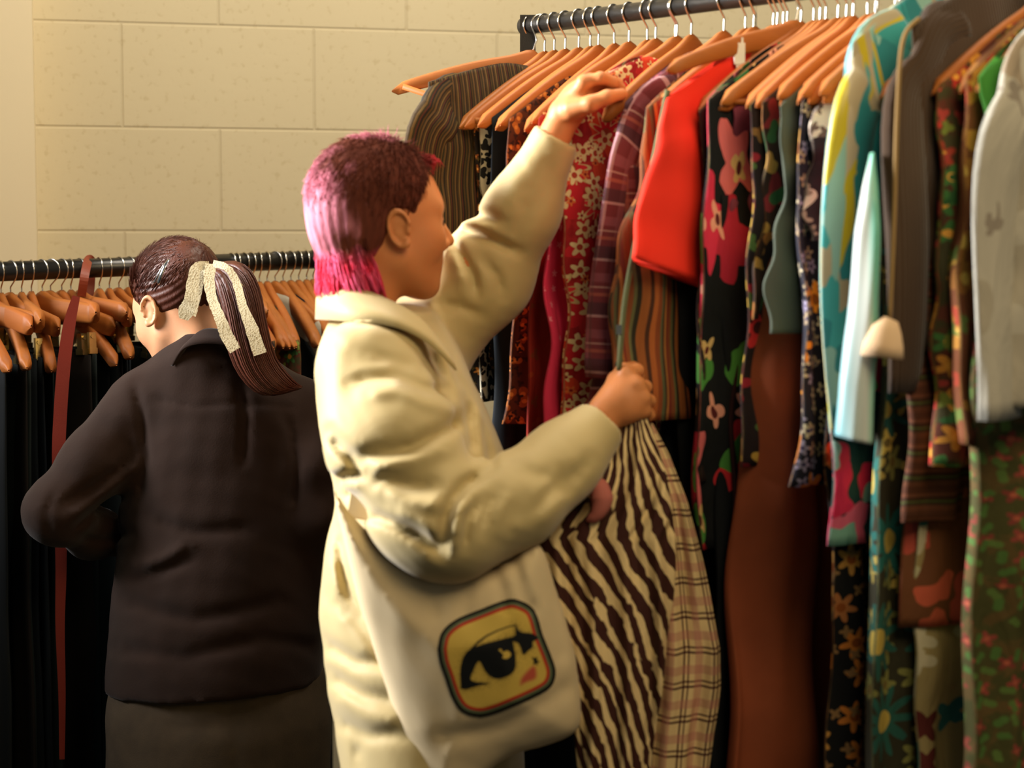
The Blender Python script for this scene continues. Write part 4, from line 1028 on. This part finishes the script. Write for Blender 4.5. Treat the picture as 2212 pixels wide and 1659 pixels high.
drape('zebra_print_blouse', 'cream and dark brown zebra print blouse bunched up in the lower hand', 'blouse',
      [(902, 1345, 1400, 2.675), (950, 1325, 1415, 2.67), (1020, 1300, 1440, 2.665), (1100, 1235, 1455, 2.66), (1160, 1165, 1458, 2.66), (1300, 1190, 1455, 2.655), (1420, 1215, 1440, 2.65), (1560, 1240, 1415, 2.645), (1760, 1250, 1400, 2.64)], K['zebra'], th=.018, amp=.010, k=62, seed=3)
drape('checked_shirt', 'cream shirt with thin brown and pink checks hanging beside the zebra print blouse', 'shirt',
      [(915, 1375, 1410, 2.70), (980, 1390, 1445, 2.70), (1080, 1400, 1485, 2.695), (1200, 1400, 1515, 2.69), (1320, 1390, 1540, 2.685), (1400, 1380, 1558, 2.68), (1480, 1375, 1556, 2.68), (1580, 1370, 1540, 2.68), (1760, 1360, 1525, 2.68)], K['plaidcream'], us=.07, th=.016, amp=.008, k=50, seed=8)
m = MB(); L = smoothpath([at(1282, 1035, 2.63), at(1300, 1075, 2.625), at(1290, 1110, 2.625), at(1268, 1125, 2.63)], 6); m.tube(L, [.006, .011, .014, .016, .016, .016, .017, .016, .015, .014, .013, .012, .011, .010, .009, .008, .006, .004, .003][:len(L)], 10)
tag(link('pink_ribbon', m.mesh(), solid('dusty_pink', '#b0665a', .1)), 'dusty pink fabric loop beside the zebra print blouse, under the lower sleeve', 'ribbon')
# zip pull and edge of the held jacket
m = MB(); m.tube(smoothpath([at(1442, 195, 2.66), at(1415, 330, 2.66), at(1378, 500, 2.655), at(1350, 650, 2.655), at(1337, 800, 2.655)], 6), .0042, 8); 
JK = [o for o in bpy.data.objects if o.name == 'rust_striped_jacket'][0]
link('jacket_edge', m.mesh(), K['olive_trim'], None if JK.type == 'EMPTY' and False else JK, label='olive piped front edge with bright zip pull')
m = MB(); m.box(at(1337, 712, 2.65), (.004, .002, .007)); link('zip_pull', m.mesh(False), M_chrome, JK)
# cream cuff of the corduroy jacket and the satin shirt's long sleeve
m = MB(); cpts = [at(1925, 690, 2.30), at(1915, 712, 2.30), at(1908, 745, 2.30), at(1905, 772, 2.30)]; m.tube(cpts, [.010, .020, .026, .028], 18, .7)
CJ = [o for o in bpy.data.objects if o.name == 'corduroy_jacket'][0]
link('cuff', m.mesh(), K['creamcuff'], CJ, label='cream turned back cuff')
m = MB(); m.tube(smoothpath([at(1985, 40, 2.36), at(1950, 90, 2.33), at(1938, 250, 2.32), at(1932, 450, 2.32), at(1922, 690, 2.31)], 6), .003, 8); link('piping', m.mesh(), K['tan'], CJ, label='tan piping')
g = G('teal_sleeve_satin', .35, sheen=.2, spec=.5); u, v, _ = g.xyz(g.obj())
g.col(g.ramp(g.math('FRACT', g.math('ADD', g.math('MULTIPLY', u, 11.0), .35)), [(0, '#3fa6b4'), (.35, '#b8c8c4'), (.5, '#c8cfc8'), (.62, '#5fae94'), (.8, '#4e9a80')])); K['tealsleeve'] = g.m
drape('teal_scarf', 'pale teal satin scarf with a white stripe hanging against the satin shirt', 'scarf',
      [(330, 1880, 1888, 2.335), (400, 1864, 1896, 2.33), (500, 1848, 1900, 2.325), (700, 1830, 1898, 2.32), (830, 1812, 1890, 2.32), (950, 1804, 1884, 2.32)], K['tealsleeve'], th=.012, amp=.003, k=60, seed=12, slant=-.006)
# ================================================================ BACKGROUND PERSON
BP = thing('person', 'person with auburn ponytail and cream hair ribbon, back turned, dark brown jacket, behind', 'person', (at(470, 1200, 3.5).x, at(470, 1200, 3.5).y, 0))
H2 = head_matrix(at(384, 664, 3.5), math.radians(138), math.radians(24), math.radians(0), .98)
Ph, Fh = nets(head_sdf, (-.14, -.11, -.2), (.14, .11, .14), .003, 1); Ph = apply(H2, Ph)
s1, s2 = at(290, 880, 3.46), at(655, 890, 3.52); e1, e2 = at(118, 1110, 3.42), at(690, 1120, 3.46); w1, w2 = at(285, 1165, 3.66), at(560, 1180, 3.70)
hp = at(470, 1440, 3.5)
def hand_at(w, dirv, sx):
    dirv = dirv.normalized(); side = Vector((0, 0, 1)).cross(dirv).normalized(); upv = dirv.cross(side)
    kn = [w + dirv * .085 + side * (.026 - .017 * i) * sx for i in range(4)]
    fg = [[k + dirv * .03 - upv * .006, k + dirv * .045 - upv * .026, k + dirv * .035 - upv * .042] for k in kn]
    th = [w + dirv * .02 + side * .024 * sx, w + dirv * .05 + side * .04 * sx - upv * .01, w + dirv * .075 + side * .035 * sx - upv * .028]
    return lambda P: hand_sdf(P, (w - dirv * .05, w + dirv * .01, .026, .025), [(w + dirv * .045, .026)], kn, fg, th, fr=.0086)
hs = []
for w_, e_, sx in ((w1, e1, -1), (w2, e2, 1)):
    dv = (w_ - e_).normalized() + Vector((0, .5, -.1)); f_ = hand_at(w_, dv, sx); hs.append(nets(f_, tuple(w_ - Vector((.13, .13, .12))), tuple(w_ + Vector((.13, .15, .12))), .003, 1))
nk2 = at(395, 745, 3.5)
def trunk2(P):
    d = cone(P, at(385, 700, 3.5), at(440, 860, 3.5), .05, .07)
    d = smin(d, cone(P, s1, s2, .05, .05), .04)
    d = smin(d, cone(P, at(460, 950, 3.5), hp, .09, .09), .05)
    for s_, e_, w_ in ((s1, e1, w1), (s2, e2, w2)): d = smin(d, chain(P, [s_, e_, w_], [.04, .034, .026], .02), .02)
    for sx in (-.09, .09):
        a = Vector((hp.x + sx, hp.y, hp.z)); b = Vector((hp.x + sx, hp.y - .01, .45)); c = Vector((hp.x + sx, hp.y + .01, .08))
        d = smin(d, chain(P, [a, b, c], [.07, .05, .034], .03), .03); d = smin(d, cone(P, c, Vector((c.x - .02, c.y + .13, .035)), .034, .028), .02)
    return d
Pt, Ft = nets(trunk2, (-1.05, 3.2, -.01), (-.2, 3.95, 1.5), .012, 1)
P_, F_ = joinP([(Ph, Fh), (Pt, Ft)] + hs); link('body', npmesh(P_, F_), M_skin2, BP); on_head(H2, BP)
# hair, combed back to the tie
tie = Vector((-.082, .0, .066))
def aub(g):
    o = g.obj(); c = g.mix(g.noise(g.map(o, (1, 1, 1)), 40, 4), '#4e260f', '#31160a'); return g.mix(g.math('MULTIPLY', g.noise(o, 9, 2), .4), c, '#6e3020')
M_hairB = hair_mat('auburn_hair', aub, .48)
def hl2(z): return np.interp(z, [-.07, -.05, -.03, 0, .03, .06, .09, .12], [-.066, -.050, -.032, .012, .038, .062, .072, .066])
def hair2(Q):
    x, y, z = Q
    d = ell(Q, (-.019, 0, .037), (.1045, .0815, .0945)); d = smin(d, sph(Q, (-.092, 0, .064), .022), .03)
    vx, vy, vz = x - tie.x, y - tie.y, z - tie.z; an = np.arctan2(vy, -vx * .2 + vz)
    d = d + .0011 * np.sin(an * 46 + 2 * np.sin(length(vx, vy, vz) * 60)) * np.clip(length(vx, vy, vz) * 40, 0, 1)
    return smax(smax(d, x - hl2(z), .006), -ell((x, np.abs(y), z), (-.004, .088, -.014), (.027, .030, .034)), .006)
Pq, Fq = nets(hair2, (-.16, -.11, -.12), (.11, .11, .15), .0028, 1)
mw = MB(); mw.add([tuple(p) for p in Pq], [tuple(int(i) for i in f) for f in Fq])
def fly():
    a = rn.uniform(0, 2 * PI); u_ = rn.uniform(-.2, 1); s_ = math.sqrt(1 - u_ * u_)
    p = Vector((-.019 + .1045 * s_ * math.cos(a), .0815 * s_ * math.sin(a), .037 + .0945 * u_))
    if p.x > hl2(p.z) - .01: return None
    if abs(p.y) > .055 and -.05 < p.z < .022 and p.x > -.034: return None
    n_ = Vector((p.x + .02, p.y, p.z - .037)).normalized(); t = (tie - p); t = (t - n_ * t.dot(n_)).normalized()
    return [p + n_ * .001, p + t * .02 + n_ * .0012, p + t * .038 + n_ * rn.uniform(-.002, .001)]
q = strands(1800, fly, .0008); mw.add(q.v, q.f)
o = link('hair', mw.mesh(), M_hairB); o.parent = BP; o.matrix_local = Matrix.Translation(-BP.location) @ H2
# ponytail: a bundle of locks swept down over the right shoulder
def pony_pts(off, k):
    base = [at(455, 583, 3.41), at(492, 588, 3.375), at(515, 640, 3.36), at(532, 720, 3.355), at(556, 790, 3.355), at(600, 836, 3.36), at(648, 838, 3.38)]
    sc = [.35, .8, 1, 1, .9, .75, .12]
    return [b + Vector((off[0] * s_, off[1] * s_, off[2] * s_)) for b, s_ in zip(base, sc)]
mw = MB()
for k in range(46):
    a = rn.uniform(0, 2 * PI); r_ = .030 * math.sqrt(rn.random()); off = (r_ * math.cos(a), r_ * math.sin(a) * .8, r_ * math.sin(a + 1) * .5)
    pts = smoothpath(pony_pts(off, k), 5); n_ = len(pts); mw.tube(pts, [.0085 * (1 - .80 * (i / (n_ - 1)) ** 2.2) for i in range(n_)], 6)
for k in range(420):
    a = rn.uniform(0, 2 * PI); r_ = .036 * rn.uniform(.75, 1.08); off = (r_ * math.cos(a), r_ * math.sin(a) * .8, r_ * math.sin(a + 1) * .5)
    pts = smoothpath(pony_pts(off, k), 3); mw.tube(pts, .0009, 3)
link('ponytail', mw.mesh(), M_hairB, BP)
# ribbon
g = G('cream_crochet_ribbon', .85); vo = g.n('ShaderNodeTexVoronoi', i_Vector=g.uv(), i_Scale=330.0, feature='F1')
g.col(g.mix(g.math('LESS_THAN', vo, .26), '#cfc4a4', '#8c7a58')); g.bump(vo, .4, .001); M_rib = g.m
vR = Vector((.05, -1, .1)); V_ = []; F2 = []; U_ = []
def addrib(L, w):
    v, f, u_ = ribbon([at(*p) for p in L], [q * .92 for q in w], vR, .0007, 7, .0008, len(V_)); k = len(V_); V_.extend(v); F2.extend([tuple(i + k for i in q) for q in f]); U_.extend(u_)
addrib([(452, 572, 3.335), (425, 578, 3.33), (417, 610, 3.33), (412, 650, 3.33), (402, 672, 3.335), (397, 690, 3.338)], [.014, .020, .024, .028, .032, .018])
addrib([(452, 578, 3.345), (434, 590, 3.35), (426, 630, 3.352), (410, 680, 3.35)], [.014, .018, .02, .026])
addrib([(455, 570, 3.325), (452, 610, 3.32), (460, 650, 3.315), (476, 690, 3.31), (490, 725, 3.31), (508, 757, 3.31)], [.022, .022, .020, .022, .026, .024])
addrib([(460, 570, 3.325), (490, 578, 3.32), (510, 610, 3.318), (524, 660, 3.312), (545, 715, 3.31), (562, 765, 3.312)], [.016, .014, .016, .018, .026, .026])
addrib([(512, 612, 3.335), (530, 630, 3.345), (545, 650, 3.35), (548, 668, 3.35), (530, 664, 3.345), (516, 630, 3.34)], [.012, .012, .014, .018, .016, .010])
link('hair_ribbon', mesh(V_, F2, False, uv=U_), M_rib, BP)
m = MB(); m.tube(smoothpath([at(341, 612, 3.400), at(349, 590, 3.390), at(358, 571, 3.392), at(365, 560, 3.40)], 4), [.0055] * 4 + [.005] * 4 + [.004] * 4 + [.002], 8, .5); m.tube(smoothpath([at(333, 612, 3.412), at(343, 590, 3.404), at(355, 570, 3.404)], 4), .0018, 6)
link('hair_clip', m.mesh(), solid('silver_clip', '#e0e2e8', .02, .15, metal=1), BP)
# jacket
g = G('dark_brown_jacket', .9, sheen=.06, spec=.15); o = g.obj(); g.col(g.mix(g.noise(o, 8, 4), '#2c1b12', '#1c110b')); g.bump(g.noise(o, 300, 3), .3, .001); M_jkt = g.m
TR2 = [(716, 400, 505, 3.465, .065), (745, 360, 550, 3.475, .09), (775, 325, 590, 3.485, .105), (812, 280, 640, 3.5, .115), (870, 262, 690, 3.5, .125), (960, 262, 712, 3.5, .135), (1050, 262, 718, 3.5, .135), (1150, 258, 716, 3.5, .135), (1300, 240, 706, 3.5, .14), (1420, 232, 700, 3.5, .145), (1490, 230, 698, 3.5, .145), (1500, 230, 698, 3.5, .145)]
FJ = [([(290, 830), (308, 900), (315, 980), (305, 1080)], .008, .008), ([(260, 1010), (210, 1045), (130, 1095)], .010, .009), ([(300, 1000), (240, 1055), (150, 1125)], -.010, .010), ([(270, 1070), (200, 1105), (150, 1150)], .010, .009),
      ([(520, 830), (530, 900), (525, 1000)], .010, .008), ([(410, 1175), (360, 1205), (300, 1225)], -.009, .012), ([(400, 1210), (350, 1235), (290, 1250)], .008, .010), ([(330, 1120), (420, 1150), (540, 1140)], .006, .012), ([(430, 765), (480, 795), (560, 810)], .005, .006), ([(620, 900), (640, 1000), (630, 1100)], .009, .010),
      ([(330, 860), (420, 880), (520, 870), (640, 880)], .004, .005), ([(270, 1300), (420, 1340), (600, 1300)], .006, .014), ([(260, 1400), (400, 1420), (560, 1380), (690, 1400)], .006, .014), ([(120, 1060), (100, 1110), (110, 1160)], .006, .008), ([(170, 1160), (220, 1170), (280, 1150)], .008, .008)]
def jkt(P):
    d = loft_sdf(P, rows_px(TR2))
    hemz = at(470, 1480, 3.5).z + .06 * (P[0] - at(470, 1480, 3.5).x); d = smax(d, hemz - P[2], .008)
    a_ = chain(P, [at(300, 880, 3.47), at(205, 1000, 3.44), at(122, 1105, 3.42), at(200, 1150, 3.54), at(272, 1165, 3.64)], [.066, .058, .056, .045, .036], .04)
    b_ = chain(P, [at(650, 890, 3.5), at(680, 1010, 3.46), at(690, 1115, 3.46), at(575, 1170, 3.68)], [.068, .058, .054, .036], .04)
    d = smin(smin(d, a_, .035), b_, .035)
    return d + folds2(P, FJ, 3.5) + .002 * noise3(P, 24, 21) + .0012 * noise3(P, 70, 22)
Pj, Fj = nets(jkt, (-1.02, 3.24, .60), (-.26, 3.82, 1.36), .0065, 1); link('jacket', npmesh(Pj, Fj), M_jkt, BP)
link('jacket_collar', strip3([at(395, 770, 3.40), at(418, 728, 3.395), at(455, 712, 3.395), at(510, 728, 3.40), at(540, 760, 3.46)], [at(372, 790, 3.39), at(400, 752, 3.372), at(455, 742, 3.365), at(525, 756, 3.375), at(565, 790, 3.44)], .003), M_jkt, BP)
g = G('brown_denim', .9); o = g.obj(); g.col(g.mix(g.noise(o, 30, 4), '#4a3c2a', '#33291c')); g.bump(g.noise(o, 500, 2), .3, .001); M_den = g.m
def trs(P):
    d = loft_sdf(P, rows_px([(1440, 240, 700, 3.5, .125), (1560, 232, 712, 3.5, .14), (1700, 228, 716, 3.5, .14), (1800, 235, 712, 3.5, .13)]))
    for sx in (-.10, .10): d = smin(d, chain(P, [Vector((hp.x + sx, hp.y, hp.z - .1)), Vector((hp.x + sx, hp.y, .5)), Vector((hp.x + sx, hp.y + .01, .09))], [.11, .095, .08], .02), .02)
    return d + folds(P, [([(505, 1440, 3.36), (510, 1600, 3.36), (505, 1760, 3.36)], .006, .006), ([(300, 1560, 3.37), (400, 1575, 3.36), (480, 1570, 3.36)], .004, .006)]) + .002 * noise3(P, 26, 31)
Pj, Fj = nets(trs, (-.86, 3.28, .05), (-.3, 3.72, 1.0), .0085, 1); link('trousers', npmesh(Pj, Fj), M_den, BP)
for sx in (-.10, .10):
    m = MB(); c = Vector((hp.x + sx, hp.y, .045)); m.tube([c + Vector((0, -.08, 0)), c + Vector((0, -.05, 0)), c + Vector((0, .06, 0)), c + Vector((0, .16, -.01)), c + Vector((0, .19, -.016))], [.03, .044, .042, .036, .018], 14); link('shoe', m.mesh(), M_shoe, BP)

# ================================================================ BACKGROUND RACK CLOTHES
H_b = hanger_mesh(.215, .10, .026, .014, .0095); K_b = hook_mesh(.038, RB); H_b.materials.append(M_wood); K_b.materials.append(M_chrome)
H_c = hanger_mesh(.20, .06, .026, .020, .0085, True); H_c.materials.append(M_wood)
m = MB()
m.box((0, 0, -.062), (.008, .007, .018)); m.tube([(-.012, 0, -.052), (.012, 0, -.052)], .005, 8); m.box((0, .0, -.082), (.012, .008, .006))
Clips = m.mesh(False); Clips.materials.append(M_brass)
def tb(px):
    lo, hi = -.3, 1.3
    for _ in range(40):
        t = (lo + hi) / 2
        if proj(BL + bu * t)[0] < px: lo = t
        else: hi = t
    return t
zb = lambda t: (BL + bu * t).z
BK = [('dark_green_coat', 'coat', 'dgreen', 196, -.02, 1320), ]
M_dg = solid('black_green_cloth', '#141d1c', .25); M_bk = solid('washed_black_denim', '#0c1114', .3); M_nv = solid('dark_navy_denim', '#0f171d', .3); M_bn = solid('black_brown_cloth', '#181310', .3)
rb = random.Random(11)
cols = [('black denim', M_bk), ('dark navy', M_nv), ('black green', M_dg), ('brown black', M_bn)]
xs = [-70, -45, -22, 2, 24, 46, 68, 90, 112, 134, 152, 172, 214, 236, 258, 280, 300, 322, 346, 372, 398, 424, 450]
words = ['leftmost', 'second', 'third', 'fourth', 'fifth', 'sixth', 'seventh', 'eighth', 'ninth', 'tenth', 'eleventh', 'twelfth']
for i, px in enumerate(xs):
    t = tb(px); b_ = BL + bu * t; b_ = Vector((b_.x, b_.y, 0)); ya = rb.uniform(-.1, .5); v2 = Matrix.Rotation(ya, 3, 'Z') @ bv; u2 = Matrix.Rotation(ya, 3, 'Z') @ buh; cn, cm = cols[i % 4]
    where = ('%s from the left beside the ponytailed person' % words[i]) if i < 12 else 'behind the shoulder of the ponytailed person'
    h = hanger(b_, v2, 'wooden clip hanger on the background rail, %s' % where, zr=zb(t), rr=RB, group='wooden hangers on the background rack', mh=(H_c if i % 3 else H_b), mk=K_b, stem=.038, bar=False, tilt=rb.uniform(-.05, .12))
    for sx in (-.13, .13):
        o = bpy.data.objects.new('trouser_clip', Clips); COL.objects.link(o); o.parent = h; o.location = (sx, 0, -(RB + .038) - .032)
    zt = zb(t) - RB - .038 - .107
    garment('hanging_trousers', '%s trousers, %s' % (cn, where), 'trousers', b_, v2, u2, .165, zt + .02, .16, cm, thick=.008, amp=.004, seed=40 + i, drop=.01, neck=0, top=.02, group='dark trousers on the background rack', R=14, N=40, wav=.003)
for i, px in enumerate([500, 512, 528, 543, 560, 577, 594, 611, 628, 645, 662, 676]):
    t = tb(px); b_ = BL + bu * t; b_ = Vector((b_.x, b_.y, 0)); ya = rb.uniform(-.12, .12) + (.25 if i == 6 else 0); v2 = Matrix.Rotation(ya, 3, 'Z') @ bv; u2 = Matrix.Rotation(ya, 3, 'Z') @ buh
    hanger(b_, v2, 'light wooden hanger, %s from the left between the ponytail and the pink hair' % words[i], zr=zb(t), rr=RB, group='wooden hangers on the background rack', mh=H_b, mk=K_b, stem=.038, bar=False)
    k = i % 12
    spec = {1: ('red_floral_dress', 'dress', K['redflower_dark'], 'dark red flowered dress behind the ponytail'), 3: ('red_print_blouse', 'blouse', K['garden'], 'brown and red printed blouse right behind the ponytail'),
            6: ('grey_blazer', 'blazer', solid('light_grey_wool', '#aaa492', .1), 'light grey blazer with a lapel between the ponytail and the beige coat'), 8: ('black_cardigan', 'cardigan', M_bk, 'black cardigan behind the grey blazer'), 10: ('grey_shirt', 'shirt', solid('stone_grey_cloth', '#7d7868', .1), 'stone grey shirt touching the back of the beige coat')}.get(k)
    if spec:
        garment(spec[0], spec[3], spec[1], b_, v2, u2, .215 + .02 * (k == 6), zb(t), .75, spec[2], thick=.02, amp=.005, seed=80 + i, neck=.02, top=.075, cover=True, R=24, N=48, sleeve=.45 if k == 6 else None)
    elif k in (5, 7, 11, 0):
        garment('black_blouse', 'black blouse behind the ponytail, on the %s hanger from the left there' % words[i], 'blouse', b_, v2, u2, .17, zb(t), .6, M_bk, thick=.014, amp=.005, seed=90 + i, neck=.02, top=.12, R=20, N=40)
# green-black coat hanging higher, with a red-brown strap looped over the rail
t = tb(196); b_ = BL + bu * t; b_ = Vector((b_.x, b_.y, 0))
garment('dark_green_jacket', 'blackish green jacket hung up high by its collar on the background rack', 'jacket', b_ + bv * .05, bv, buh, .11, zb(t) - .03, .35, M_dg, thick=.04, amp=.006, seed=77, drop=.16, neck=0, top=.06, flare=.10)
M_lea = solid('red_brown_leather', '#8a3a22', .15, .5, spec=.4)
p = lambda px, py, D: at(px, py, D)
Db = 3.76
v, f, u_ = ribbon([p(176, 640, 3.78), p(182, 600, 3.77), p(188, 570, 3.80), p(192, 560, 3.845), p(197, 566, 3.88), p(196, 610, 3.885), p(192, 650, 3.88)], .018, (0.3, -1, 0), .0015)
tag(link('leather_strap', mesh(v, f, False, uv=u_), M_lea), 'red brown leather strap looped over the background rail', 'strap')
v, f, u_ = ribbon([p(165, 640, 3.60), p(150, 700, 3.595), p(138, 790, 3.59), p(130, 900, 3.585), p(127, 1000, 3.58), p(132, 1200, 3.58), p(130, 1350, 3.58), p(134, 1500, 3.58), p(134, 1640, 3.58)], [.014, .024, .026, .026, .026, .022, .018, .014, .01], (0.2, -1, 0), .002)
tag(link('red_belt', mesh(v, f, False, uv=u_), solid('brick_red_strap', '#7c281c', .15, .6)), 'long brick red belt hanging down in front of the dark trousers on the left', 'belt')
# ================================================================ CAMERA AND LIGHT
cam = bpy.data.cameras.new('camera'); co = bpy.data.objects.new('camera', cam); COL.objects.link(co)
co.location = (0, 0, CAMZ); co.rotation_euler = (math.pi / 2 + PITCH, 0, 0)
cam.lens = F / 2212 * 36; cam.sensor_width = 36; cam.sensor_fit = 'HORIZONTAL'; cam.clip_start = .05
cam.dof.use_dof = True; cam.dof.focus_distance = 3.45; cam.dof.aperture_fstop = 3.2
S.camera = co
def area(name, loc, target, size, power, col, sy=None):
    l = bpy.data.lights.new(name, 'AREA'); l.energy = power; l.color = col; l.size = size
    if sy: l.shape = 'RECTANGLE'; l.size_y = sy
    o = bpy.data.objects.new(name, l); COL.objects.link(o); o.location = loc
    o.rotation_euler = (Vector(target) - Vector(loc)).to_track_quat('-Z', 'Y').to_euler(); return o
k_ = area('daylight_window', (-2.5, 2.95, 2.3), (0, 2.75, 1.66), .8, 52, (1, .98, .98), 1.0); k_.data.spread = math.radians(64)
area('ceiling_lamp', (.9, .9, 3.0), (.2, 3.0, 1.6), 1.2, 38, (1, .77, .46))
area('wall_lamp', (.1, 3.2, 3.8), (.0, 4.6, 2.0), 1.2, 76, (1, .88, .71))
w = bpy.data.worlds.new('room_air'); S.world = w; w.use_nodes = True
w.node_tree.nodes['Background'].inputs[0].default_value = (.62, .66, .62, 1); w.node_tree.nodes['Background'].inputs[1].default_value = .13
S.view_settings.view_transform = 'Standard'; S.view_settings.look = 'None'; S.view_settings.exposure = 0; S.view_settings.gamma = 1
S.view_settings.use_curve_mapping = False
